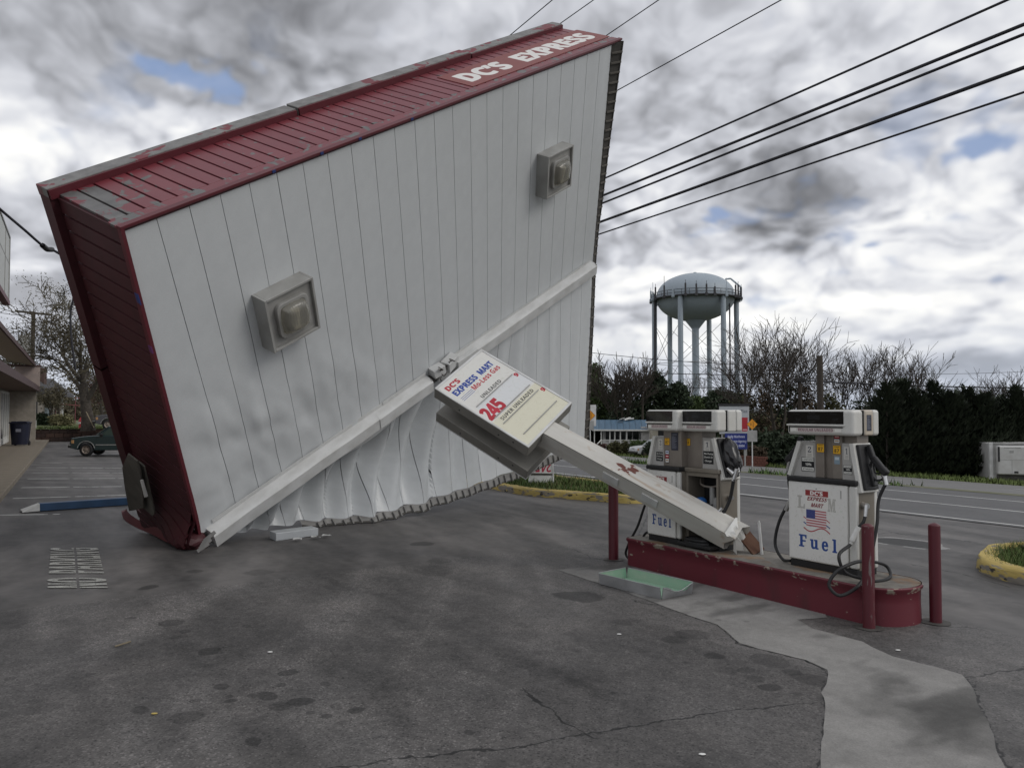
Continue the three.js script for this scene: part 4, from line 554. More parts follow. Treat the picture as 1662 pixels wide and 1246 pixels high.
// local: x to the right along the front, y up from the island, z towards the forecourt; depth runs from z = 0 back
function fuelPump(label, a, b, W, opt) {
  const origin = ipt(a, b, IH).addScaledVector(IU, -W / 2).addScaledVector(IW, .175), t = thing('fuel_pump', label, 'fuel pump', origin, ITURN, 'fuel pumps on the island'); delete t.userData.group;
  const dp = .35, x0 = -W / 2, x1 = W / 2, zf = dp / 2, zb = -dp / 2, CH = .895, p = (n, g, m, l) => part(n, g, m, t, l);
  p('base_skirt', box(x0 + .01, x1 - .01, 0, .07, zb + .01, zf - .012, .006), M.black);
  // cabinet: steel sides, white rounded front and back doors
  p('back_panel', box(x0, x1, .06, CH, zb - .012, zb + .05, .02), M.pumpCream);
  if (!opt.open) {
    p('cabinet', box(x0 + .012, x1 - .006, .06, CH, zb + .04, zf - .05, .004), M.pumpSide);
    p('front_panel', box(x0, x1 - .12 * W, .075, CH - .005, zf - .055, zf, .014), M.pumpCream);
    p('front_panel', box(x1 - .12 * W + .004, x1, .075, CH - .005, zf - .055, zf - .004, .022), M.pumpCream);
    p('printed_panel', quad(x0 + .015, x1 - .125 * W, .09, CH - .02, zf + .0015), opt.full ? printFull : printSmall);
    p('lock', rod(V(x1 - .21 * W, CH - .06, zf), V(x1 - .21 * W, CH - .14, zf + .004), .007, .004, 6), M.greyMetal);
  } else {
    p('cabinet', [box(x0 + .01, x0 + .10, .06, CH, zb + .04, zf - .01, .004), box(x1 - .03, x1 - .006, .06, CH, zb + .04, zf - .03, .004), box(x0 + .10, x1 - .03, CH - .05, CH, zb + .04, zf - .01, .004), box(x1 - .06, x1 - .03, .2, CH - .05, zf - .03, zf - .012, .003)], M.pumpSide);
    p('inner_back', box(x0 + .1, x1 - .03, .06, CH - .05, zb + .045, zb + .06), M.black);
    p('pump_motor', [rod(V(x0 + .2, .46, -.02), V(x0 + .38, .46, -.02), .085, .085, 18), box(x0 + .3, x0 + .46, .28, .52, -.08, .06, .02)], M.rubber);
    p('meter', [rod(V(x0 + .36, .50, .02), V(x0 + .36, .72, .02), .035, .035, 14), rod(V(x0 + .44, .34, .04), V(x0 + .44, .60, .04), .05, .04, 14), box(x0 + .40, x0 + .52, .40, .48, 0, .08, .02)], M.greyMetal);
    p('filter', new THREE.SphereGeometry(.075, 16, 12).scale(1, .8, 1).translate(x0 + .21, .53, .06), mat([.03, .13, .38], .35));
    p('pipework', [tube([V(x0 + .2, .1, 0), V(x0 + .22, .3, .03), V(x0 + .3, .38, .02), V(x0 + .42, .3, 0), V(x0 + .5, .1, .02)], .022), tube([V(x0 + .15, .8, 0), V(x0 + .2, .74, .04), V(x0 + .36, .72, .04), V(x0 + .5, .76, 0)], .014), rod(V(x0 + .52, .1, .03), V(x0 + .52, .78, .03), .016)], M.steel);
    p('loose_panel', box(x0 + .06, x1 - .02, .02, .06, zf - .02, zf + .14, .01), M.black);
    p('hose_coil', [0, 1, 2].map((k) => tube(lin(0, 6.283, 18).map((q) => V(x0 + .3 + Math.cos(q) * (.2 - k * .02), .03 + k * .035, zf + .05 + Math.sin(q) * .07)), .02, 40, 7)), M.rubber);
  }
  p('counter_ledge', box(x0 - .012, x1 + .004, CH, CH + .05, zb - .016, zf + .012, .012), opt.open ? M.pumpSide : M.black);
  // neck
  const nx0 = x0 + opt.neck[0] * W, nx1 = x0 + opt.neck[1] * W, N0 = CH + .05, N1 = 1.40;
  const fx = (f) => x0 + f * W; if (opt.full) { p('neck', box(fx(.37), fx(.5), N0, N1, zb + .05, zf - .06, .006), M.steel); p('neck_recess', box(fx(.5), fx(.62), N0, N1, zb + .06, zf - .095), M.steel); p('neck', box(fx(.62), fx(.755), N0, N1, zb + .05, zf - .06, .006), M.steel); p('neck_recess', box(fx(.755), fx(.94), N0, N1, zb + .06, zf - .10, .006), M.steel); } else p('neck', box(nx0, nx1, N0, N1, zb + .05, zf - .06, .006), M.steel);
  // sloping nozzle wings either side
  const wing = (s) => { // s = -1 left, 1 right
    const inn = s < 0 ? nx0 - .004 : (opt.full ? fx(.755) : nx1) + .004, out = s < 0 ? x0 + .01 : x1 - .01, topx = mix(inn, out, .52), h0 = N0, h1 = N0 + .36;
    const P = s < 0 ? [[out, h0], [inn, h0], [inn, h1], [topx, h1]] : [[inn, h0], [out, h0], [topx, h1], [inn, h1]];
    const g = extrude(P, dp - .13, .004); g.translate(0, 0, zb + .06); p('nozzle_wing', g, M.trap);
    const k = .045 * -s; const a = V(out + s * .012, h0 - (s > 0 && opt.hang ? .12 : 0), 0), b = V(topx + s * .012, h1 + .004, 0), d = b.clone().sub(a).normalize(); 
    const pl = bar(a, b, dp - .06, .05, V(d.y, -d.x, 0).multiplyScalar(1), .008); pl.translate(s * .014, 0, 0); p('wing_edge', pl, M.pumpCream);
    const n0 = V(d.y * s, -d.x * s, 0); if (n0.x * s < 0) n0.negate();
    const o1 = a.clone().addScaledVector(n0, .045), o2 = b.clone().addScaledVector(n0, .045); p('nozzle_boot', bar(o1.clone().lerp(o2, .04), o1.clone().lerp(o2, .96), dp - .13, .05, n0, .012), M.black);
    // sticker panels on the front of the wing
    const zs = zf - .0655, cx = mix(inn, mix(out, topx, .5), .45), sw = Math.min(.15, Math.abs(inn - cx) * 1.5); const lo = (q) => [Math.min(inn, q), Math.max(inn, q)];
    const [sa, sb] = s < 0 ? [inn - sw * 1.15, inn - .012] : [inn + .012, inn + sw * 1.15];
    p('notice_sticker', quad(sa, sb, N0 + .055, N0 + .055 + (sb - sa) * .95, zs + .003), opt.open || !opt.full ? notice2M : noticeM); p('number_sticker', quad(mix(sa, sb, s < 0 ? .35 : .1), mix(sa, sb, s < 0 ? .95 : .7), N0 + .20, N0 + .33, zs + .003), s < 0 ? num2 : num1);
    return { o1, o2, n0 };
  };
  const wl = opt.leftWing === false ? null : wing(-1), wr = opt.rightWing === false ? null : wing(1);
  const zn = zf - .0585; p('octane_sticker', quad(nx0 + .02, nx0 + .11, N0 + .26, N0 + .35, opt.full ? zn : zn + .001), octaneM); if (opt.full) { p('octane_sticker', quad(fx(.632), fx(.745), N0 + .25, N0 + .34, zn), octaneM); p('card_sticker', quad(fx(.645), fx(.735), N0 + .36, N0 + .49, zn), cardM); p('small_sticker', quad(fx(.65), fx(.73), N0 + .15, N0 + .23, zn), decal(64, 64, (x) => { x.fillStyle = '#7f93a0'; x.fillRect(0, 0, 64, 64); x.fillStyle = '#b9c3c8'; x.fillRect(8, 8, 48, 22); })); }
  else if (opt.card) { p('card_sticker', quad(nx0 + .03, nx0 + .10, N0 + .04, N0 + .2, zn + .001), cardM); p('small_sticker', quad(nx1 - .17, nx1 - .05, N0 + .2, N0 + .42, zn + .001), smallPrintM); }
  // computer head
  const H0 = 1.385, H1 = 1.645, hx0 = x0 + .02, hx1 = x1 + .0;
  p('head', box(hx0, hx1, H0, H1, zf - .14, zf + .035, .035), M.pumpCream); p('head', box(hx0 + .004, hx1 + .012, H0 + .002, H1 - .002, zb + .06, zf - .146, .02), opt.full ? grained([.60, .57, .50], [.42, .34, .25], 4, .8, .5) : M.pumpCream); p('head', box(hx0, hx1, H0, H1, zb - .06, zb + .054, .03), M.pumpCream);
  p('head_seam', [box(hx0 + .012, hx1 - .002, H0 + .006, H1 - .006, zf - .148, zf - .138), box(hx0 + .012, hx1 - .002, H0 + .006, H1 - .006, zb + .052, zb + .062)], M.black);
  const dx1 = hx1 - .13 * W; p('display', uvSet(box(hx0 + .008, dx1, H0 + .115, H1 - .016, zf + .033, zf + .038, .002), (x, y) => [(x - hx0) / (dx1 - hx0), (y - H0 - .115) / .13]), displayM);
  p('display_bezel', [box(hx0 + .004, dx1 + .012, H0 + .094, H0 + .112, zf + .03, zf + .05, .006)], M.pumpCream);
  p('grade_strip', quad(hx0 + .04, dx1 - .02, H0 + .03, H0 + .078, zf + .0365), gradeM); p('grade_frame', [box(hx0 + .03, dx1 - .01, H0 + .078, H0 + .088, zf + .034, zf + .042), box(hx0 + .03, hx0 + .04, H0 + .028, H0 + .078, zf + .034, zf + .042)], M.black);
  if (opt.full) p('side_sticker', grid([0, 1], [0, 1], (u, v) => [V(hx1 + .0135, mix(H0 + .05, H0 + .21, v), mix(zf - .17, zf - .25, u)), u, v]), smallPrintM);
  return { t, p, x0, x1, zf, zb, wl, wr, N0, CH };
}
function nozzle(p, w, s, z = 0) {      // hung in its boot: body, guard, spout and swivel
  const m = w.o1.clone().lerp(w.o2, .60).addScaledVector(w.n0, .05); m.z = z; const q = (dx, dy, dz = 0) => m.clone().add(V(dx * s, dy, dz));
  p('nozzle', [bar(q(-.03, .16), q(.02, .02), .05, .055, V(1, 0, 0), .015), bar(q(.015, .04), q(.13, -.09), .055, .07, V(1, 1, 0), .02), bar(q(.10, -.06), q(.165, -.12), .06, .075, V(1, 1, 0), .02), tube([q(0, .0), q(-.01, -.10), q(.05, -.18), q(.12, -.16), q(.14, -.1)], .012, 20, 6), tube([q(.02, -.03), q(.04, -.11), q(.09, -.11)], .009, 12, 5), bar(q(-.035, -.02), q(.03, -.24), .06, .04, V(1, 0, 0), .01)], M.black);
  p('swivel', [rod(q(.13, -.12), q(.15, -.22), .022, .022, 10), rod(q(.125, -.11), q(.132, -.14), .028, .028, 10)], M.chrome);
  return q(.15, -.2);
}
const R3 = fuelPump('right-hand fuel pump standing alone, with the flag and blue Fuel lettering on its front', 0, 0, .8, { full: true, neck: [.37, .94], hang: true });
{ // place it by its front left foot
  const fl = at(1281, 916, 8.45); fl.y = IH; R3.t.position.copy(fl.addScaledVector(IU, -.4).addScaledVector(IW, .175));
  const { p, x0, x1, zf, wl, wr } = R3; const e1 = nozzle(p, wr, 1, -.02);
  p('hose_fitting', [rod(V(x1 - .005, .70, .06), V(x1 + .06, .70, .09), .035, .03, 12), rod(V(x1 + .05, .71, .09), V(x1 + .05, .60, .11), .022, .02, 10)], M.chrome); p('hose', tube([V(x1 + .05, .61, .11), V(x1 + .045, .55, .13), V(x1 + .01, .49, .16)], .016, 12, 8), M.rubber);
  p('breakaway', [rod(V(x1 + .012, .50, .16), V(x1 - .04, .36, .20), .026, .026, 12), rod(V(x1 - .04, .36, .2), V(x1 - .055, .31, .205), .016, .016, 10)], M.white);
  R3.t.updateMatrixWorld(); const eW = R3.t.localToWorld(e1.clone()), bW = R3.t.localToWorld(V(x1 - .052, .32, .205));
  partIn('hose', tube([bW, ...[[1362, 903, 7.62], [1372, 928, 7.60], [1400, 939, 7.56], [1426, 943, 7.60], [1446, 935, 7.75], [1440, 919, 7.9], [1413, 911, 7.72], [1384, 914, 7.52], [1356, 930, 7.42], [1346, 950, 7.40], [1361, 966, 7.36], [1386, 957, 7.38], [1404, 935, 7.5], [1415, 898, 7.66], [1424, 850, 7.72], [1427, 810, 7.76]].map(([x, y, d]) => at(x, y, d)), eW], .0165, 170, 8), M.rubber, R3.t);
  const e2 = nozzle(p, wl, -1, -.03);
  p('hose', tube([V(x0 - .02, .80, .0), V(x0 - .10, .66, .02), V(x0 - .22, .40, .06), V(x0 - .25, .16, .08), V(x0 - .12, .03, .12), V(x0 + .01, .04, .16)], .017, 50, 8), M.rubber); p('breakaway', [rod(V(x0 - .07, .70, .02), V(x0 - .14, .55, .035), .026, .024, 12)], M.chrome); p('hose', tube([e2, e2.clone().add(V(.02, -.2, 0)), V(x0 - .03, .35, -.05), V(x0 - .03, .1, -.08)], .017, 30, 8), M.rubber); }
const R1 = fuelPump('far left fuel pump with Fuel lettering, half hidden behind the leaning column', 0, 0, .57, { neck: [.42, .96], rightWing: false, card: true });
{ const fl = at(1051, 872, 10.09); fl.y = IH; R1.t.position.copy(fl.addScaledVector(IU, -.285).addScaledVector(IW, .175)); const { p, x0 } = R1;
  p('hose', tube([V(x0 - .02, .62, .02), V(x0 - .12, .45, .08), V(x0 - .27, .12, .10), V(x0 - .42, -.12, .12), V(x0 - .50, -.28, .1), V(x0 - .42, -.33, .08), V(x0 - .25, -.22, .06), V(x0 - .22, -.02, .05), V(x0 - .14, .06, .05), V(x0 - .03, .03, .05)], .016, 80, 8), M.rubber); }
const R2 = fuelPump('middle fuel pump with its front panel missing and black innards showing', 0, 0, .61, { open: true, neck: [-.02, .47], leftWing: false, hang: true });
{ const fl = at(1107, 880, 9.72); fl.y = IH; R2.t.position.copy(fl.addScaledVector(IU, -.305).addScaledVector(IW, .175)); const { p, x1, wr } = R2; const e = nozzle(p, wr, 1, .03);
  const R = rng(61), bag = new THREE.IcosahedronGeometry(1, 5), bp = bag.attributes.position; for (let i = 0; i < bp.count; i++) { const v = V().fromBufferAttribute(bp, i), k = .8 + .5 * (fbm(v.x * 2.6 + 5, v.y * 2.2 + v.z * 2.6, 3, 62) - .5) + .12 * noise2(v.x * 8, v.y * 6 + v.z * 7, 63); bp.setXYZ(i, v.x * k * .10, v.y * k * .24, v.z * k * .12); } bag.computeVertexNormals(); const c = wr.o1.clone().lerp(wr.o2, .5).addScaledVector(wr.n0, .09); bag.rotateZ(.42); bag.translate(c.x, c.y + .0, .02); p('bag_cover', toCreasedNormals(bag, .35), mat([.012, .012, .014], .28));
  p('swivel', [rod(e.clone().add(V(.0, .02, .02)), e.clone().add(V(-.03, -.12, .05)), .028, .024, 10), rod(e.clone().add(V(-.10, .02, .06)), e.clone().add(V(-.02, -.04, .05)), .024, .03, 10)], M.chrome);
  p('hose', tube([e.clone().add(V(-.02, -.1, .05)), V(x1 + .06, .58, .08), V(x1 - .02, .40, .14), V(x1 - .14, .30, .2)], .02, 30, 8), M.rubber); p('breakaway', rod(V(x1 + .0, .50, .13), V(x1 - .10, .36, .19), .024, .024, 12), M.chrome); p('hose_fitting', rod(V(x1 + .0, .62, .0), V(x1 + .06, .62, .03), .03, .026, 12), M.chrome); }

// ---------------------------------------------------------------- bollards
{ const bm = new THREE.MeshStandardMaterial({ map: tex(256, 512, (u, v, i, j) => { const n = fbm(u * 7, v * 14, 5, 501), e = fbm(u * 22, v * 34, 4, 502), chip = sstep(.62, .66, n * .5 + e * .5 + .10 * sstep(.75, 1, v)), g = 1 + .1 * (hash(i, j) - .5); return [mix(.09, .16, chip) * g, mix(.013, .13, chip) * g, mix(.02, .125, chip) * g]; }), roughness: .5 });
  const bm2 = grained([.095, .012, .02], [.08, .013, .02], 4, .8, .42);
  const mk = (label, px, py, topY, r, m, depthShift) => { const g = ground(px, py), t = thing('bollard', label, 'bollard', g); const d = -g.z, h = 2 - (topY - 665) / FPX * d, prof = [[r, 0], [r, h - .012], [r * .93, h - .002], [r * .5, h + .012], [0, h + .018]].map(([a, b]) => new THREE.Vector2(a, b)); part('post', flat(new THREE.LatheGeometry(prof, 24)), m, t); const ring = polySheet(lin(0, 6.283, 22).slice(0, -1).map((a) => V(Math.cos(a) * (r + .05 + .05 * noise2(a * 2, px, 3)), 0, Math.sin(a) * (r + .05 + .05 * noise2(a * 2 + 4, px, 3)))), .006); part('footing', ring, M.darkBack, t); };
  mk('chipped dark red bollard in front of the right-hand fuel pump', 1411, 1019, 851, .054, bm); mk('smooth dark red bollard standing clear to the right of the island', 1519.5, 1010, 850, .053, bm2); mk('dark red bollard left of the far pumps, under the leaning column', 996, 908, 775, .067, bm2); }
// ---------------------------------------------------------------- loose things on the ground
{ const A = ground(974, 948), Bq = ground(1074, 973), C = ground(1131, 964), dx = Bq.clone().sub(A), L = dx.length(), X = dx.clone().normalize(), Z = V(-X.z, 0, X.x); if (Z.z > 0) Z.negate(); const D2 = .46;
  const t = thing('light_tray', 'open metal lamp tray with pale green inside lying upturned on the apron', 'tray', A.clone().addScaledVector(X, L / 2)); const tf = (g) => xf(g, axisFrame(X, V(0, 1, 0), Z.clone().negate(), A)); // local z towards the camera is +
  const al = grained([.50, .51, .52], [.36, .365, .37], 5, .9, .38, .5), gr = grained([.16, .40, .26], [.34, .42, .33], 3, .9, .6), h = .12;
  const wall = (p, q, hh = h, lean = .02) => { const d = q.clone().sub(p).normalize(), o = V(d.z, 0, -d.x); return [p, q, hh, lean, d, o]; };
  const S = [[0, 0], [L, 0], [L + .02, -D2], [-.02, -D2]];
  partW('tray_floor', tf(box(0, L, .004, .014, -D2, 0)), gr, t);
  for (const [i, j, m1] of [[0, 1, al], [1, 2, al], [2, 3, al], [3, 0, al]]) { const p = V(S[i][0], 0, S[i][1]), q = V(S[j][0], 0, S[j][1]), n = V(q.z - p.z, 0, p.x - q.x).normalize(), hi = i === 1 ? [h, .06] : [h, h]; const sheet = (o, m, nm) => partW(nm, tf(grid(lin(0, 1, 8), [0, .12, 1], (u, v) => { const c = p.clone().lerp(q, u); const hh = i === 1 ? h * (1 - .55 * sstep(.15, .4, u) * sstep(1, .75, u)) : h * (1 + .04 * noise2(u * 5, i, 4)); return [c.addScaledVector(n, o - .02 * v).setY(.005 + hh * v), u * L, v * .2]; }, .5)), m, t); sheet(-.006, al, 'tray_side'); sheet(.0, i === 1 ? al : gr, 'tray_lining'); partW('rim', tf(tube([0, .5, 1].map((u) => { const c = p.clone().lerp(q, u); const hh = i === 1 ? h * (1 - .55 * sstep(.15, .4, u) * sstep(1, .75, u)) : h; return c.addScaledVector(n, -.022).setY(.006 + hh); }), .006, 8, 5)), al, t); } }
{ const a = ground(1240, 901), t = IH; const p = at(1237, 905, 9.05); p.y = IH; const q = V(p.x - .03, IH + .36, p.z); solo('conduit_pipe', [rod(p, q, .016, .016, 10), rod(q, q.clone().add(V(0, .02, 0)), .01, .01, 8)], M.whiteMetal, 'short white pipe standing up from the island beside the column foot', 'pipe'); }
{ // strip of red trim bent up off the ground
  const P = [[196, 829, 15.0, .55], [200, 850, 14.4, .22], [216, 868, 13.5, .12], [246, 880, 12.6, .05], [282, 890, 11.6, .03], [304, 890, 11.3, .03]].map(([x, y, d]) => { const p = at(x, y, d); p.y = Math.max(p.y, .02); return p; }); const cv = new THREE.CatmullRomCurve3(P);
  solo('bent_trim', grid(lin(0, 1, 5), lin(0, 1, 30), (u, v) => { const p = cv.getPointAt(v), w = .16 * sstep(0, .12, v) + .03; return [p.add(V(.03 * u * sstep(.3, 0, v) * 2, w * (u) * (.75 + .1 * Math.sin(v * 9)), -.05 * u)), u, v * 4]; }, .5), M.red, 'bent strip of red trim curling off the ground by the canopy corner', 'trim strip');
  // blue beam end lying in the parking bay
  const a = ground(62, 829), b = ground(222, 817.5); const t = thing('blue_beam', 'long blue box beam with pale open end lying across the parking bays', 'beam', a.clone()); const y = .12;
  const u = b.clone().sub(a).normalize(), n = V(-u.z, 0, u.x); const prof = [[-.13, 0], [-.10, .14], [.1, .14], [.13, 0]];
  partW('beam_body', grid(lin(0, 3, 3), lin(0, 1, 20), (k, v) => [a.clone().lerp(b, v).addScaledVector(n, prof[k][0]).setY(prof[k][1] + .01), k * .2, v * 4], .4), grained([.025, .075, .165], [.018, .055, .12], 4, .9, .5), t);
  partW('open_end', grid(lin(0, 3, 3), [0, 1], (k, v) => [a.clone().addScaledVector(n, prof[k][0] * (1 + .3 * v)).addScaledVector(u, -.30 * v).setY(prof[k][1] * (1 - .8 * v) + .01), k, v], .4), M.white, t); }
{ const a = ground(436, 876), b = ground(511, 868); solo('metal_box_end', [bar(a.clone().lerp(b, .08).setY(.055), b.clone().setY(.07), .25, .12, V(0, 1, .05), .01)], M.deckShaded, 'white sheet-metal box end wedged under the crumpled deck', 'metal box');
  const R = rng(71); [[512, 874, 'long pale flake on the ground beside the white box end'], [482, 877, 'small pale flake in front of the white box end'], [530, 871, 'curled pale flake on the ground, farthest right of the crumbs']].forEach(([x, y, l]) => { const c = ground(x, y, .01); const g = grid(lin(0, 1, 5), lin(0, 1, 4), (u, v) => [c.clone().add(V((u - .5) * .14, .012 + .03 * noise2(u * 4 + x, v * 4, 3), (v - .5) * .09 * (1 + .4 * Math.sin(u * 5)))), u, v], .4); solo('paint_flake', g, M.white, l, 'flake'); });
  const tw = (x, y, x2, y2, l, m = M.wood, r = .008) => { const p = ground(x, y, .01), q = ground(x2, y2, .012); solo('twig', tube([p, p.clone().lerp(q, .5).add(V(.02, .008, .01)), q], r, 10, 5), m, l, 'twig'); };
  tw(186, 1049, 211, 1041, 'pale twig on the asphalt at the lower left', grained([.22, .19, .13], [.16, .13, .09], 5, .8, .9)); 
  [[1140, 1224, 'cream leaf flake near the bottom edge of the asphalt'], [438, 1058, 'white speck of litter in the middle of the asphalt'], [1005, 1029, 'white speck of litter left of the concrete apron'], [250, 1158, 'yellowish leaf on the asphalt at the lower left'], [1458, 1055, 'white pebble beside the apron edge']].forEach(([x, y, l], i) => { const c = ground(x, y, .006), g = new THREE.SphereGeometry(.017, 10, 6).scale(1.3, .25, .8).translate(c.x, .008, c.z); solo('litter', g, i === 3 ? mat([.42, .32, .10], .9) : M.white, l, 'litter'); }); }
// ---------------------------------------------------------------- shop at the left
{ const fac = (d) => { const p = at(12, 700, 46); p.y = 0; return p.addScaledVector(KD, (46 - d) / -KD.z * -1 * -1); };   // a point of the shop front, d metres ahead
  const O = fac(46), F = axisFrame(KD, V(0, 1, 0), KN, O); // x along the front towards the camera, z out towards the lot
  const sh = thing('shop_building', 'tan shop building at the left edge with brown awning and stucco end wall', 'shop', O.clone()); const q = (n, g, m) => { const k = merge([].concat(g)); partW(n, xf(k, F), m, sh); };
  const stucco = grained([.34, .305, .26], [.25, .225, .19], 6, .9, .95), brown = grained([.095, .05, .05], [.07, .04, .04], 4, .8, .7), soffM = grained([.17, .12, .10], [.12, .085, .07], 4, .8, .9), beige = grained([.36, .31, .23], [.27, .23, .17], 3, .9, .8), pinkw = grained([.36, .29, .26], [.29, .24, .22], 4, .8, .9);
  q('wall', box(0, 44, .1, 3.9, -8, 0), stucco); q('wing_wall', box(-.3, .0, .1, 3.1, -.1, 1.38, .02), stucco);
  q('parapet', box(-.32, .2, 3.12, 4.55, .3, 1.55, .02), pinkw); q('parapet_cap', box(-.36, .24, 4.55, 4.64, -.2, 1.62, .015), brown);
  q('awning', box(-.2, 42, 3.1, 3.16, 0, 1.5), soffM); q('awning_fascia', box(-.2, 42, 3.08, 3.38, 1.5, 1.56, .01), brown);
  const up = [[0, 0, 5.5], [1, 1.25, 4.62]]; q('roof', grid([0, 1], lin(-.2, 40, 30), (u, x) => [V(x, mix(6.6, 4.62, u), mix(-1.2, 1.28, u)), x, u]), brown); q('roof_soffit', grid([0, 1], lin(-.2, 40, 30), (u, x) => [V(x, mix(4.9, 4.58, u), mix(-.1, 1.25, u)), x, u]), beige); q('roof_fascia', box(-.22, 40, 4.56, 4.74, 1.26, 1.33, .01), brown);
  for (let i = 0; i < 4; i++) { const x = .5 + i * 1.5; q('window_frame', [box(x, x + .1, .15, 3.0, 0, .08), box(x + 1.3, x + 1.4, .15, 3.0, 0, .08), box(x + .1, x + 1.3, 2.9, 3.0, 0, .08), box(x + .1, x + 1.3, .15, .5, 0, .06)], M.white); q('window_pane', box(x + .1, x + 1.3, .5, 2.9, .015, .03), M.glassDark); }
  q('door_rail', [tube([V(2.2, .1, .5), V(2.0, .9, .52), V(1.4, 1.35, .5), V(.9, .1, .55)], .03, 20, 6)], M.white);
  // bin and menu board
  const b = ground(32, 727), bin = thing('wheeled_bin', 'dark blue wheeled rubbish bin standing against the shop end wall', 'bin', b.clone().setY(.13), .3); const bm = grained([.009, .012, .034], [.007, .009, .024], 4, .8, .5);
  const tap = new THREE.CylinderGeometry(.56, .45, 1.12, 4, 1).rotateY(Math.PI / 4).translate(0, .62, 0); part('body', uvBox(flat(tap)), bm, bin); part('lid', [box(-.44, .44, 1.17, 1.23, -.43, .46, .03), box(-.36, .36, 1.22, 1.27, -.3, .34, .03)], bm, bin); part('emblem', box(-.12, .12, .72, .88, .38, .395, .004), mat([.2, .21, .26], .6), bin); part('wheel', [rod(V(-.36, .12, -.36), V(-.28, .12, -.36), .12, .12, 12), rod(V(.28, .12, -.36), V(.36, .12, -.36), .12, .12, 12)], M.rubber, bin);
  const c = ground(53, 716), bd = thing('pavement_board', 'dark board in a white frame leaning at the end of the shop', 'sign', c.clone().setY(.13), -.15); part('panel', box(-.17, .17, .08, 1.16, 0, .04), M.black, bd); part('frame', [box(-.21, -.17, 0, 1.2, -.01, .05), box(.17, .21, 0, 1.2, -.01, .05), box(-.17, .17, 1.16, 1.2, -.01, .05), box(-.17, .17, .03, .08, -.01, .05)], M.white, bd);
  // lit-box sign on a bracket
  const e = at(8, 560, 18), ls = thing('box_sign', 'lightbox sign with red lower trim at the left edge of the picture', 'sign', V(e.x, 4.44, e.z)); const L2 = axisFrame(KD, V(0, 1, 0), KN, V(e.x, 4.44, e.z)); const lq = (n, g, m) => { const k = merge([].concat(g)); partW(n, xf(k, L2), m, ls); };
  lq('face', box(.04, 3, .06, 1.5, -.04, .04), grained([.48, .49, .45], [.40, .41, .38], 3, .8, .4)); lq('frame', [box(0, .04, 0, 1.54, -.06, .06), box(.04, 3, 1.5, 1.54, -.06, .06), box(1.2, 1.23, .06, 1.5, -.05, .05), box(.04, 3, .9, .92, -.045, .045)], M.greyMetal); lq('lower_trim', box(.0, 3, -.05, .06, -.07, .07), M.red); lq('bracket', [rod(V(2.9, .7, 0), V(2.9, .7, -5), .05)], M.greyMetal);
}
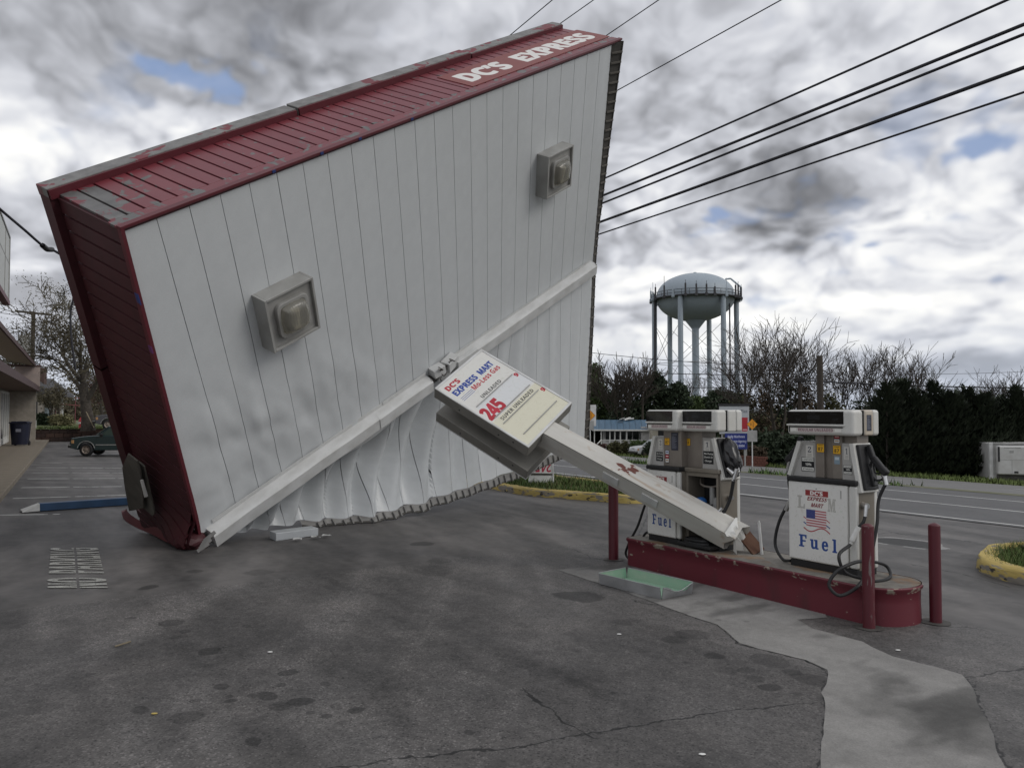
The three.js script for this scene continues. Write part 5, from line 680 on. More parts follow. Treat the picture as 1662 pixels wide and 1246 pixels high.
// ---------------------------------------------------------------- raised lawn, wall and what stands on it
const LY = .78;
{ const A = ground(50, 717), Bp = ground(330, 712), n = 9; const u = Bp.clone().sub(A).normalize(), f = V(-u.z, 0, u.x); if (f.z < 0) f.negate();
  const lawn = grained([.10, .115, .045], [.075, .10, .03], 8, .9, 1);
  struct('lawn', grid([0, 1], [0, 1], (a, b) => [A.clone().addScaledVector(u, mix(-4, 60, a)).addScaledVector(f, mix(.1, -34, b)).setY(mix(LY, LY + .15, b)), a * 30, b * 20]), lawn);
  const wall = thing('retaining_wall', 'low dark brown block wall holding up the lawn behind the parking bays', 'wall', A.clone()); const R = rng(41), ms = [[.06, .035, .028], [.045, .028, .024], [.075, .045, .035]].map((c) => grained(c, c.map((v) => v * .7), 5, .9, .95));
  for (let r = 0; r < 3; r++) for (let i = 0; i < 44; i++) { const w = .5, x0 = -4 + i * w + (r % 2) * .25, h = LY / 3; const g = box(x0 + .008, x0 + w - .008, r * h + .006, (r + 1) * h - .004, -.3, R() * .03, .015); partW('block', xf(g, axisFrame(u, V(0, 1, 0), f, A)), ms[Math.floor(R() * 3)], wall); }
  const hy = at(130, 697, 52), h = thing('fire_hydrant', 'red fire hydrant on the lawn above the low wall', 'hydrant', V(hy.x, LY, hy.z)); const hm = mat([.42, .03, .04], .5); part('barrel', flat(new THREE.LatheGeometry([[0, 0], [.18, 0], [.18, .05], [.11, .06], [.11, .42], [.15, .44], [.15, .48], [.12, .5], [.1, .6], [.05, .68], [0, .7]].map(([a, b]) => new THREE.Vector2(a, b)), 16)), hm, h); part('outlet', [rod(V(-.2, .36, 0), V(.2, .36, 0), .06, .06, 10), rod(V(0, .36, 0), V(0, .36, .2), .07, .07, 10)], M.white, h); part('bonnet_nut', rod(V(0, .68, 0), V(0, .76, 0), .03, .03, 6), hm, h);
  blades && solo('lawn_grass', blades(5000, (R2) => { const p = A.clone().addScaledVector(u, R2() * 16 - 2).addScaledVector(f, -R2() * R2() * 14).setY(LY); return p; }, .06, .2, 44, .03), grassM[1], 'short grass of the raised lawn behind the low wall', 'grass', undefined, 'stuff');
  // distant house
  const hb = at(66, 690, 64), hs = thing('distant_house', 'small house with dark roof and brick chimney beyond the shop', 'house', V(hb.x, LY, hb.z), .15); const hw = grained([.30, .27, .24], [.24, .215, .19], 4, .8, .9);
  part('wall', box(-2.2, 0, 0, 2.3, -4, 0), hw, hs); part('porch_post', [box(.52, .66, 0, 2.3, -.3, -.16), box(.52, .66, 0, 2.3, -2.6, -2.46)], M.whiteMetal, hs); part('roof', extrude([[-2.6, 2.3], [.9, 2.3], [.75, 2.55], [-.9, 3.9], [-2.6, 2.6]], 4.6).translate(0, 0, -4.3), mat([.06, .06, .065], .9), hs); part('chimney', box(-.75, -.2, 3.0, 4.7, -1.4, -.9, .02), grained([.10, .065, .055], [.08, .05, .045], 6, .9, .95), hs); part('window', box(-.9, -.3, .9, 1.9, 0, .02), M.glassDark, hs); part('door', box(.03, .5, .0, 1.5, -.6, -.55), mat([.3, .36, .40], .7), hs);
  // play frame of posts
  const fr = at(128, 690, 66), pf = thing('post_frame', 'thin frame of red and grey posts standing behind the hydrant', 'frame', V(fr.x, LY, fr.z)); part('post', [rod(V(-.35, 0, 0), V(-.35, 2.0, 0), .035, .035, 6), rod(V(.3, 0, 0), V(.3, 2.2, 0), .04, .04, 6), rod(V(-2.0, 0, 0), V(-2, 1.6, 0), .03, .03, 6)], mat([.18, .05, .06], .7), pf); part('crossbar', [rod(V(-2.6, 1.75, 0), V(1.0, 1.5, 0), .05, .05, 6), rod(V(-.4, 2.2, 0), V(.4, 2.2, 0), .04, .04, 6)], mat([.20, .06, .06], .7), pf);
}
// ---------------------------------------------------------------- vehicles
function wheel(parent, x, y, z, r, w = .2, m = M.steel) { const g = new THREE.Group(); g.name = 'wheel'; g.position.set(x, y, z); parent.add(g); const ty = new THREE.LatheGeometry([[r * .62, -w / 2], [r * .9, -w / 2], [r, -w * .36], [r, w * .36], [r * .9, w / 2], [r * .62, w / 2]].map(([a, b]) => new THREE.Vector2(a, b)), 28).rotateX(Math.PI / 2); part('tyre', flat(ty), M.rubber, g); const rim = new THREE.LatheGeometry([[0, w * .32], [r * .2, w * .34], [r * .26, w * .2], [r * .5, w * .22], [r * .6, w * .38], [r * .64, w * .4], [r * .64, -w * .4], [0, -w * .4]].map(([a, b]) => new THREE.Vector2(a, b)), 24).rotateX(Math.PI / 2); part('rim', flat(rim), m, g); const holes = lin(0, 6.283, 6).slice(0, -1).map((a) => rod(V(Math.cos(a) * r * .4, Math.sin(a) * r * .4, w * .18), V(Math.cos(a) * r * .4, Math.sin(a) * r * .4, w * .25), r * .07, r * .07, 8)); part('vent_holes', holes, M.black, g); return g; }
function offRoader(name, label, pos, turn, sc, paint, long) { // nose towards -x, seen from +z
  const t = thing(name, label, 'car', pos, turn); t.scale.setScalar(sc); const p = (n, g, m) => part(n, g, m, t), W = .82;
  const lower = [[-2.2, .48], [-2.24, .62], [-2.2, .86], [-2.14, .96], [-1.5, 1.06], [-.86, 1.10], [2.1, 1.08], [2.16, .7], [2.12, .42], [1.75, .40]];
  const arch = (cx, r = .46) => lin(Math.PI * .06, Math.PI * .94, 9).map((a) => [cx + Math.cos(a) * r, .36 + Math.sin(a) * r]);
  const body = extrude([[-2.2, .48], [-2.24, .62], [-2.2, .86], [-2.14, .96], [-1.5, 1.05], [-.86, 1.10], [2.1, 1.08], [2.16, .7], [2.12, .42], ...arch(1.38), [.9, .36], [-.9, .36], ...arch(-1.38), [-1.86, .40]], 1.56, .04).translate(0, 0, -.78); p('body', body, paint);
  const cab = extrude([[-.9, 1.08], [-.18, 1.60], [.0, 1.645], [1.7, 1.63], [2.06, 1.08]], 1.34, .05).translate(0, 0, -.67); p('cabin', cab, paint);
  const glassM = M.carGlass ?? (M.carGlass = mat([.05, .075, .065], .08)); const sideW = (pts, z) => { const g = extrude(pts, .012).translate(0, 0, z); return g; };
  for (const z of [.717, -.729]) { p('side_window', sideW([[-.66, 1.14], [-.12, 1.54], [.42, 1.56], [.42, 1.14]], z), glassM); p('side_window', sideW([[.52, 1.14], [.52, 1.56], [1.62, 1.55], [1.80, 1.14]], z), glassM); }
  p('windscreen', bar(V(-.905, 1.14, 0), V(-.23, 1.605, 0), 1.24, .012, V(-.55, .83, 0)).translate(-.03, .045, 0), M.windscreen ?? (M.windscreen = mat([.2, .22, .21], .06)));
  p('bumper', [box(-2.36, -2.14, .46, .66, -.84, .84, .05), box(2.1, 2.3, .46, .66, -.84, .84, .05)], M.black); p('bumper_strip', box(-2.375, -2.2, .585, .625, -.845, .845, .01), M.greyMetal);
  for (const z of [.52, -.52]) { p('headlight', box(-2.23, -2.1, .72, .90, z - .2, z + .2, .02), mat([.45, .42, .35], .1)); p('indicator', box(-2.17, -2.02, .70, .89, z * 1.52 - .04, z * 1.52 + .045, .02), mat([.45, .26, .12], .2)); }
  p('grille', box(-2.245, -2.15, .70, .90, -.3, .3, .01), M.black); for (const z of [.822, -.834]) p('side_moulding', box(-.85, .92, .60, .65, z, z + .012, .004), M.greyMetal);
  for (const z of [.86, -.86]) { p('mirror', box(-.62, -.46, 1.10, 1.24, z - .08, z + .06, .03), M.black); p('door_handle', box(.28, .42, .95, .985, z - .045, z - .02, .006), M.black); }
  p('door_seam', [.50, -.80].map((x) => box(x, x + .012, .5, 1.08, .812, .8225)), M.black);
  const rim = mat([.30, .25, .21], .5, .3); for (const x of [-1.38, 1.38]) for (const z of [.72, -.72]) { const wh = wheel(t, x, .36, z, .36, .22, rim); if (z < 0) wh.rotation.y = Math.PI; }
  p('arch_trim', [-1.38, 1.38].map((x) => tube(lin(Math.PI * .06, Math.PI * .94, 9).map((a) => V(x + Math.cos(a) * .47, .36 + Math.sin(a) * .47, .815)), .022, 20, 6)), M.greyMetal);
  return t; }
{ const g = ground(139, 740); offRoader('parked_car', 'dark green two-door off-road car parked beyond the blue beam', V(g.x + 1.38 * .78, 0, g.z - .6), .06, .78, new THREE.MeshPhysicalMaterial({ color: new THREE.Color().setRGB(.012, .032, .036), roughness: .3, clearcoat: 1, clearcoatRoughness: .12 }));
  const s = at(181, 692, 50); offRoader('parked_car', 'grey off-road car parked on the lawn behind the green one', V(s.x + 1.2, LY, s.z), .25, .86, new THREE.MeshPhysicalMaterial({ color: new THREE.Color().setRGB(.09, .09, .10), roughness: .35, clearcoat: .8, clearcoatRoughness: .15 })); }
// ---------------------------------------------------------------- trees
function branches(seed, H, o) {
  const R = rng(seed), limbs = [], twigs = [], tips = [];
  const seg = (p, q, r0, r1, n, list) => { const d = q.clone().sub(p).normalize(), x = Math.abs(d.y) < .95 ? V(0, 1, 0).cross(d).normalize() : V(1, 0, 0).cross(d).normalize(), y = d.clone().cross(x); list.push([p, q, r0, r1, n, x, y]); };
  const grow = (p, d, len, r, lv) => {
    const n = lv === 0 ? 5 : lv < 3 ? 3 : 2; let c = p.clone(), dir = d.clone(), rr = r; const kids = [];
    for (let i = 0; i < n; i++) { const bend = lv === 0 ? .10 : .26; dir.add(V((R() - .5) * bend * 2, (R() - .5) * bend + o.up * (lv > 0 ? .14 : 0), (R() - .5) * bend * 2)).normalize(); const q = c.clone().addScaledVector(dir, len / n), r1 = rr * (lv === 0 ? .88 : .80); seg(c, q, rr, r1, lv === 0 ? 9 : lv < 2 ? 6 : lv < 4 ? 4 : 3, lv < 3 ? limbs : twigs); c = q; rr = r1; if (lv === 0 ? i >= o.firstFork : true) kids.push([c.clone(), dir.clone(), rr, i / n]); }
    if (lv >= o.levels || rr < .006) { tips.push(c); return; }
    for (const [kp, kd, kr, f] of kids) { const m = lv === 0 ? o.kids0 : o.kids; const cnt = Math.floor(m + R() * .99); for (let k = 0; k < cnt; k++) { const a = R() * 6.283, sp = o.spread * (.55 + .75 * R()); const x = Math.abs(kd.y) < .9 ? V(0, 1, 0).cross(kd).normalize() : V(1, 0, 0), y = kd.clone().cross(x); const nd = kd.clone().addScaledVector(x, Math.cos(a) * sp).addScaledVector(y, Math.sin(a) * sp); nd.y += o.up * .35; nd.normalize(); grow(kp, nd, len * (o.shrink + .16 * (R() - .5)) * (lv === 0 ? o.first : 1), Math.max(o.fine ?? .011, kr * (.50 + .24 * R())), lv + 1); } }
    if (lv > 0) tips.push(c);
  };
  for (let k = 0; k < (o.stems ?? 1); k++) { const a = R() * 6.283, lean = k ? .35 : (o.lean ?? .05); grow(V(k ? Math.cos(a) * .2 : 0, -.1, k ? Math.sin(a) * .2 : 0), V(Math.cos(a) * lean, 1, Math.sin(a) * lean).normalize(), H * o.trunk, o.r * (k ? .75 : 1), 0); }
  const tubeOf = (L) => { const P = [], N = [], U = []; for (const [p, q, r0, r1, n, x, y] of L) { for (let i = 0; i < n; i++) { const a = i / n * 6.283, b = (i + 1) / n * 6.283; const c = [[p, r0, a], [p, r0, b], [q, r1, b], [q, r1, a]].map(([o2, r, t]) => { const nn = x.clone().multiplyScalar(Math.cos(t)).addScaledVector(y, Math.sin(t)); return [o2.clone().addScaledVector(nn, r), nn]; }); for (const k of [0, 1, 2, 0, 2, 3]) { const [v, nn] = c[k]; P.push(v.x, v.y, v.z); N.push(nn.x, nn.y, nn.z); U.push((k === 1 || k === 2 ? b : a) / 3, v.y); } } } const g = new THREE.BufferGeometry(); g.setAttribute('position', new THREE.Float32BufferAttribute(P, 3)); g.setAttribute('normal', new THREE.Float32BufferAttribute(N, 3)); g.setAttribute('uv', new THREE.Float32BufferAttribute(U, 2)); return g; };
  return { limbs: tubeOf(limbs), twigs: tubeOf(twigs), tips, R };
}
function leafCloud(pts, n, size, seed, spread, vert = 1) { const R = rng(seed), P = [], N = [], U = []; for (let i = 0; i < n; i++) { const c = pts[Math.floor(R() * pts.length)], p = V(c.x + (R() + R() + R() - 1.5) * spread, c.y + (R() + R() + R() - 1.5) * spread * vert, c.z + (R() + R() + R() - 1.5) * spread), s = size * (.5 + R()); const a = V(R() - .5, R() - .5, R() - .5).normalize(), b = V(R() - .5, R() - .5, R() - .5).cross(a).normalize(), nn = a.clone().cross(b); for (const [x, y] of [[-.5, -.3], [.5, -.3], [0, .8]]) { const v = p.clone().addScaledVector(a, x * s).addScaledVector(b, y * s); P.push(v.x, v.y, v.z); N.push(nn.x, nn.y, nn.z); U.push(v.x, v.y); } } const g = new THREE.BufferGeometry(); g.setAttribute('position', new THREE.Float32BufferAttribute(P, 3)); g.setAttribute('normal', new THREE.Float32BufferAttribute(N, 3)); g.setAttribute('uv', new THREE.Float32BufferAttribute(U, 2)); return g; }
const leafM = (c) => new THREE.MeshPhysicalMaterial({ color: new THREE.Color().setRGB(...c), roughness: .85, transmission: .0 });
function bareTree(label, px, depth, topY, o, group) { // stands at a distance, its top at a height of the picture
  const b = o.base ?? terrAt(px, depth), H = 2 - (topY - 665) / FPX * depth - b.y, t = thing('bare_tree', label, 'tree', b.clone(), o.turn ?? 0, group); const opt = { levels: 5, kids0: 1.6, kids: 1.25, spread: .62, up: .28, shrink: .66, first: .85, trunk: .42, firstFork: 1, r: H * .018, ...o };
  const { limbs, twigs, tips } = branches(o.seed, H, opt); let mx = 0; for (const p of tips) mx = Math.max(mx, p.y); const k = H / mx; for (const g of [limbs, twigs]) g.scale(k * (o.wide ?? 1), k, k * (o.wide ?? 1));
  part('trunk', limbs, opt.bark ?? M.bark, t); const cr = part('crown', opt.leaf ? [twigs, leafCloud(tips.map((p) => V(p.x * k * (o.wide ?? 1), p.y * k, p.z * k * (o.wide ?? 1))), opt.leaf[0], opt.leaf[1], o.seed + 7, opt.leaf[2])] : twigs, opt.leafMat ?? M.twig, t); return t; }
const budM = grained([.115, .10, .06], [.07, .06, .04], 6, .9, .95), ivyM = mat([.035, .042, .016], .9);
// big old tree over the lawn at the left
{ const b = at(142, 695, 50); b.y = LY; bareTree('large spreading bare tree with thick trunk on the lawn at the left', 142, 50, 449, { base: b, seed: 15, levels: 6, r: .42, trunk: .30, firstFork: 2, kids0: 2.1, kids: 1.25, spread: .95, fine: .024, up: .12, shrink: .72, first: 1.15, wide: 1.0, bark: M.barkGrey, leafMat: budM, leaf: [17000, .065, .45] });
  const c = at(95, 690, 60); c.y = LY; bareTree('slim bare tree with several thin stems behind the lawn', 95, 60, 618, { base: c, seed: 5, stems: 3, r: .09, leafMat: budM, leaf: [1500, .1, .3] });
  const d = at(28, 640, 70); d.y = LY; bareTree('pale budding tree behind the shop roof', 40, 75, 555, { base: at(36, 690, 75).setY(LY), seed: 8, leafMat: budM, leaf: [3000, .12, .5] });
  const pm = mat([.10, .045, .045], .9); bareTree('reddish budding tree right of the large trunk', 166, 84, 600, { base: at(166, 690, 84).setY(LY), seed: 21, r: .16, trunk: .42, leafMat: pm, leaf: [7000, .10, .4] }); 
  for (const [px, dep, r, l] of [[100, 58, .5, 'pale rounded shrub on the lawn behind the hydrant'], [72, 60, .6, 'dark shrub beside the distant house']]) { const q = at(px, 690, dep); q.y = LY; const t = thing('shrub', l, 'shrub', q); part('foliage', leafCloud(lin(0, 1, 60).map((k, i) => V((hash(i, 1) - .5) * 2.4 * r, hash(i, 2) * 1.0 * r + .1, (hash(i, 3) - .5) * r)), 2600, .13, px, .3), px < 80 ? mat([.02, .035, .014], .9) : mat([.15, .14, .07], .9), t); } }
// bare trees across the road
const BT = [[1222, 60, 512, 3, { wide: .95, r: .2, stems: 2 }, 'tallest bare tree beside the water tower, left stem of the clump'], [1262, 56, 505, 12, { wide: 1.0, r: .22, stems: 2 }, 'tall bare tree in the middle of the clump right of the water tower'], [1300, 58, 512, 27, { wide: .9, r: .19 }, 'tall bare tree at the right of the clump beside the water tower'],
  [1378, 60, 556, 31, { wide: 1, r: .15, stems: 2 }, 'thin bare tree just right of the dark utility pole'], [1425, 62, 552, 44, { wide: 1, r: .15 }, 'bare tree above the head of the right-hand pump'], [1462, 60, 548, 52, { wide: 1, r: .16, stems: 2 }, 'bare tree with rounded crown over the left end of the hedge'], [1505, 64, 576, 63, { wide: 1, r: .14 }, 'smaller bare tree over the middle of the hedge'],
  [1655, 66, 586, 71, { wide: 1.1, r: .2, stems: 2 }, 'bare tree at the right edge above the trailer'], [1605, 75, 618, 77, { r: .1 }, 'low bare tree left of the one at the right edge'], [1000, 78, 566, 83, { wide: 1.2, r: .16, stems: 4, spread: .4, trunk: .35, up: .45 }, 'fan-shaped bare tree behind the blue-roofed house'], [1150, 84, 600, 91, { r: .14 }, 'bare tree among the water tower legs']];
for (const [px, d, ty, seed, o, l] of BT) bareTree(l, px, d, ty, { seed, kids: 1.3, kids0: 1.8, levels: 5, leafMat: M.twig, spread: .56, shrink: .74, first: .9, trunk: .52, firstFork: 3, fine: .026, up: .30, ...o, r: (o.r ?? .15) * 1.2 });
// ivy that climbs some of them, and young foliage beneath
function leafy(name, label, px, depth, topY, w, n, size, m, seed, cat = 'tree', low = .0) { const b = terrAt(px, depth), H = 2 - (topY - 665) / FPX * depth - b.y, t = thing(name, label, cat, b), R = rng(seed), cl = []; for (let i = 0; i < 46; i++) { const y = mix(low, 1, Math.pow(R(), .8)), rad = w * Math.sqrt(Math.max(.02, 1 - Math.pow(Math.abs(y - .42) / .62, 2))) * Math.sqrt(R()), a = R() * 6.283; cl.push(V(Math.cos(a) * rad, y * H * .93 + .2, Math.sin(a) * rad)); } part('foliage', leafCloud(cl, n, size, seed, Math.max(.35, w * .34)), m, t); const st = [rod(V(0, -.1, 0), V((R() - .5) * .3, H * .6, 0), H * .018, H * .008, 8)]; for (let i = 0; i < 12; i++) { const c = cl[i]; st.push(rod(V(0, Math.max(.1, c.y * .55), 0), c, H * .008, .01, 5)); } part('trunk', st, M.bark, t); return t; }
const gLeaf = mat([.055, .085, .025], .85), gDark = mat([.022, .036, .016], .9), gOlive = mat([.07, .07, .028], .9), gBrown = mat([.075, .055, .035], .95);
leafy('leafy_tree', 'green leafy tree at the right end of the canopy beside the house', 962, 82, 592, 2.0, 11000, .20, gLeaf, 5); leafy('leafy_tree', 'darker leafy tree behind the left end of the house', 985, 84, 636, 2.4, 7000, .2, gDark, 6);
for (const [px, ty, w, l] of [[1064, 607, 1.5, 'dark evergreen left of the water tower legs'], [1088, 617, 1.6, 'dark evergreen between the left tower legs'], [1106, 628, 1.4, 'small evergreen before the front tower leg'], [1030, 648, 2.4, 'low dark evergreen behind the house roof'], [1160, 636, 1.6, 'dark evergreen right of the tower riser'], [1130, 648, 1.6, 'lighter evergreen at the foot of the tower riser'], [1192, 640, 1.7, 'dark evergreen behind the blue sign']]) leafy('evergreen_tree', l, px, 78, ty, w, 5000, .24, px === 1130 ? gLeaf : gDark, px);
for (const [px, ty, w, m, l] of [[1205, 625, 1.9, gOlive, 'ivy-covered tree behind the yellow warning sign'], [1235, 610, 2.0, gBrown, 'brown budding tree left of the right-hand pump'], [1270, 600, 1.9, gDark, 'ivy-clad tree above the leaning white post'], [1305, 604, 1.6, gBrown, 'brown-leaved tree beside the dark utility pole'], [1345, 618, 1.9, gOlive, 'ivy-covered tree right of the dark utility pole'], [1395, 632, 2.0, gDark, 'dark tree behind the right-hand pump head'], [1420, 640, 1.8, gBrown, 'brown scrubby tree next to the hedge']]) leafy('ivy_tree', l, px, 59, ty + 22, w * .8, 1700, .17, m, px + 3);
// the tall hedge of cypresses
function cypress(label, px, depth, topY, seed) { const b = terrAt(px, depth), H = 2 - (topY - 665) / FPX * depth - b.y, t = thing('cypress_tree', label, 'tree', b, 0, 'cypresses of the tall dark hedge'); delete t.userData.group; const R = rng(seed), P = [], N = [], U = [], W = 1.9;
  const tri = (p, d, w, L) => { const s = V(-d.z, 0, d.x).normalize(), n = d.clone().cross(s); const q = p.clone().addScaledVector(d, L); for (const v of [p.clone().addScaledVector(s, w), p.clone().addScaledVector(s, -w), q]) { P.push(v.x, v.y, v.z); N.push(n.x, n.y, n.z); U.push(v.x, v.y); } };
  for (let i = 0; i < 520; i++) { const f = Math.pow(R(), .75), y = (1 - f) * H, a = R() * 6.283, rr = W * Math.min(1, .05 + 1.4 * Math.pow(1 - y / H, .8)) * (.75 + .45 * noise2(a * 2, y * 1.2, seed)), tip = V(Math.cos(a) * rr, y + .25 + .35 * R(), Math.sin(a) * rr), root = V(Math.cos(a) * rr * .25, y - .1, Math.sin(a) * rr * .25); const n = 12; for (let k = 0; k < n; k++) { const c = root.clone().lerp(tip, .35 + .65 * k / n), sa = a + (R() - .5) * 2.2, d = V(Math.cos(sa) * .8, .55 + .5 * R(), Math.sin(sa) * .8).normalize(); tri(c.add(V((R() - .5) * .15, (R() - .5) * .12, (R() - .5) * .15)), d, .05 + .03 * R(), .28 + .2 * R()); } }
  const g = new THREE.BufferGeometry(); g.setAttribute('position', new THREE.Float32BufferAttribute(P, 3)); g.setAttribute('normal', new THREE.Float32BufferAttribute(N, 3)); g.setAttribute('uv', new THREE.Float32BufferAttribute(U, 2)); part('foliage', g, cypM, t); part('trunk', rod(V(0, -.1, 0), V(0, H * .93, 0), .12, .03, 8), M.bark, t); }
const cypM = grained([.030, .042, .020], [.015, .023, .011], 3, .9, .9);
const CY = [[1440, 622], [1464, 612], [1492, 636], [1518, 620], [1546, 634], [1570, 622], [1598, 634], [1622, 640], [1650, 626], [1690, 632], [1730, 628]], ord = ['first', 'second', 'third', 'fourth', 'fifth', 'sixth', 'seventh', 'eighth', 'ninth', 'tenth', 'eleventh'];
CY.forEach(([px, ty], i) => cypress(ord[i] + ' cypress from the left in the tall dark hedge', px, 45 + (i % 2) * 1.2, ty + 11 + 6 * hash(i, 3), 300 + i));
// undergrowth below the trees: one dark mass
{ const R = rng(91), pts = []; for (let i = 0; i < 420; i++) { const px = mix(1195, 1800, R()), b = terrAt(px, 49 + R() * 8); pts.push(b.add(V(0, R() * (px < 1440 ? 1.7 : 1.2), 0))); } for (let i = 0; i < 160; i++) { const px = mix(940, 1210, R()), b = terrAt(px, 84 + R() * 6); pts.push(b.add(V(0, R() * 2.6, 0))); } solo('undergrowth', leafCloud(pts, 60000, .26, 92, .75), gDark, 'dark tangle of undergrowth at the feet of the trees across the road', 'undergrowth', undefined, 'stuff');
  const far = []; for (let i = 0; i < 500; i++) { const px = mix(930, 1750, R()), b = terrAt(px, 105 + R() * 40); far.push(b.add(V(0, R() * R() * 3.6, 0))); } solo('distant_wood', leafCloud(far, 34000, .5, 95, 1.4), gOlive, 'far wood closing the view between the trunks', 'wood', undefined, 'stuff');
  const fl = []; for (let i = 0; i < 300; i++) { const p = at(mix(-60, 330, R()), 690, 95 + R() * 30); p.y = LY + R() * R() * 4.2; fl.push(p); } solo('distant_wood', leafCloud(fl, 16000, .42, 97, 1.2), budM, 'far pale wood beyond the lawn at the left', 'wood', undefined, 'stuff'); }
for (const [px, d, h, w, m, l] of [[1003, 63, .95, .7, gOlive, 'round shrub in front of the house porch'], [1049, 62, 1.2, 1.3, gLeaf, 'spreading green shrub right of the porch'], [1072, 58, 1.2, 1.0, gDark, 'dark shrub beside the left pump head'], [962, 63, .6, .9, mat([.07, .035, .028], .95), 'low reddish shrub by the porch steps']]) { const b = terrAt(px, d), t = thing('shrub', l, 'shrub', b); part('foliage', leafCloud(lin(0, 1, 50).map((k, i) => V((hash(i, px) - .5) * 2 * w, hash(i, px + 1) * h * .85 + .05, (hash(i, px + 2) - .5) * 1.4 * w)), 3800, .14, px, .22), m, t); part('stem', lin(0, 1, 6).map((k, i) => rod(V(0, -.05, 0), V((hash(i, 7) - .5) * w, h * .7, (hash(i, 8) - .5) * w), .025, .01, 5)), M.bark, t); }
{ const b = terr(1230, 752), R = rng(5), pts = []; for (let i = 0; i < 60; i++) pts.push(terrAt(mix(1195, 1240, R()), 48 + R()).add(V(0, .55 + R() * .5, 0))); solo('clipped_shrubs', leafCloud(pts, 5000, .12, 51, .2), gBrown, 'row of brown clipped shrubs under the blue sign', 'shrubs', undefined, 'stuff'); const c0 = terrAt(1190, 47.5), c1 = terrAt(1245, 47.5); const t = thing('brick_planter', 'low red brick planter below the blue sign', 'planter', c0.clone()); const br = grained([.13, .05, .035], [.10, .04, .03], 5, .9, .9), u = c1.clone().sub(c0), n = 5; for (let r = 0; r < 4; r++) for (let i = 0; i < 9; i++) { const p = c0.clone().addScaledVector(u, (i + (r % 2) * .5) / 9.5), q = c0.clone().addScaledVector(u, (i + .95 + (r % 2) * .5) / 9.5); partW('brick', bar(p.setY(p.y + .08 + r * .15), q.setY(q.y + .08 + r * .15), .3, .14, V(0, 1, 0), .01), br, t); } }
// ---------------------------------------------------------------- water tower
{ const d = 150, b = terrAt(1130, d), t = thing('water_tower', 'pale blue-grey water tower on six legs with aerials round its balcony', 'water tower', b), y = (py) => 2 - (py - 665) / FPX * d - b.y, wm = grained([.34, .395, .44], [.29, .34, .385], 3, .7, .5), dk = mat([.045, .045, .05], .7);
  const cy = y(483), top = y(443), bot = y(521), Rr = 7.35; const prof = []; for (let i = 0; i <= 14; i++) { const a = -Math.PI / 2 + Math.PI / 2 * i / 14; prof.push(new THREE.Vector2(Math.max(1.6, Math.cos(a) * Rr), cy + Math.sin(a) * (cy - bot))); } for (let i = 1; i <= 16; i++) { const a = Math.PI / 2 * i / 16; prof.push(new THREE.Vector2(Math.cos(a) * Rr, cy + Math.pow(Math.sin(a), .9) * (top - cy))); }
  part('tank', flat(new THREE.LatheGeometry(prof, 56)), wm, t); part('riser', flat(new THREE.LatheGeometry([[.66, -1], [.66, y(534)], [.9, y(531)], [1.9, y(520)], [1.9, y(518)]].map(([a, q]) => new THREE.Vector2(a, q)), 28)), wm, t); part('roof_vent', [rod(V(0, top - .1, 0), V(0, top + .25, 0), .3, .3, 12)], wm, t);
  const LR = 7.75; const az = Math.atan2(b.x, -b.z); const legs = [-20, 40, 100, 160, 220, 280].map((g) => { const a = g * Math.PI / 180; return V(Math.sin(a) * LR, 0, Math.cos(a) * LR).applyAxisAngle(V(0, 1, 0), -az); });
  for (const l of legs) part('leg', rod(V(l.x, -2, l.z), V(l.x, cy - .5, l.z), .48, .48, 14), wm, t);
  const br = [], y1 = y(590), y2 = y(655), y0 = y(527); legs.forEach((l, i) => { const m = legs[(i + 1) % 6]; for (const [a, c] of [[y0, y1], [y1, y2]]) { br.push(rod(V(l.x, a, l.z), V(m.x, c, m.z), .045, .045, 5), rod(V(l.x, c, l.z), V(m.x, a, m.z), .045, .045, 5)); } br.push(rod(V(l.x, y1, l.z), V(m.x, y1, m.z), .05, .05, 5)); }); part('bracing', br, M.greyMetal, t);
  const ring = (r, yy, w) => flat(new THREE.TorusGeometry(r, w, 6, 60).rotateX(Math.PI / 2).translate(0, yy, 0)); part('balcony', [flat(new THREE.RingGeometry(7.2, 8.3, 60).rotateX(-Math.PI / 2).translate(0, cy - .4, 0)), ring(8.3, cy - .4, .14), ring(8.3, cy + .15, .05), ring(8.3, cy + .7, .05), ...lin(0, 6.283, 36).slice(0, -1).map((a) => rod(V(Math.cos(a) * 8.3, cy - .4, Math.sin(a) * 8.3), V(Math.cos(a) * 8.3, cy + .7, Math.sin(a) * 8.3), .045, .045, 5))], dk, t);
  const R = rng(33); for (let i = 0; i < 26; i++) { const a = i / 26 * 6.283 + R() * .2, h = 1.2 + R() * 1.1, x = Math.cos(a) * 8.45, z = Math.sin(a) * 8.45; part('aerial', [box(x - .14, x + .14, cy - .5, cy - .5 + h, z - .1, z + .1), rod(V(x, cy - .9, z), V(x, cy + h + (R() < .25 ? 1.3 : .1), z), .045, .045, 5), box(x - .25, x + .25, cy - .7, cy - .2, z - .2, z + .2)], R() < .4 ? wm : dk, t); }
  const q = (a, yy, r) => V(Math.cos(a) * r, yy, Math.sin(a) * r), ea = .15; part('ladder_arm', [rod(q(ea, top - 1.2, 5.6), q(ea, top - 1.1, 6.6), .16), rod(q(ea, top - 1.1, 6.6), q(ea, cy + 1.8, 8.6), .16), rod(q(ea, cy + 1.8, 8.3), q(ea, cy - .4, 8.3), .06)], wm, t);
  const lp = at(1062, 500, 142); part('cable_riser', [rod(V(-7.95, -2, 1.2), V(-7.95, cy - .5, 1.2), .22, .22, 8)], dk, t); part('ladder', [rod(V(5.4, -2, 4.2), V(5.4, cy - .4, 4.2), .14, .14, 6)], dk, t); }
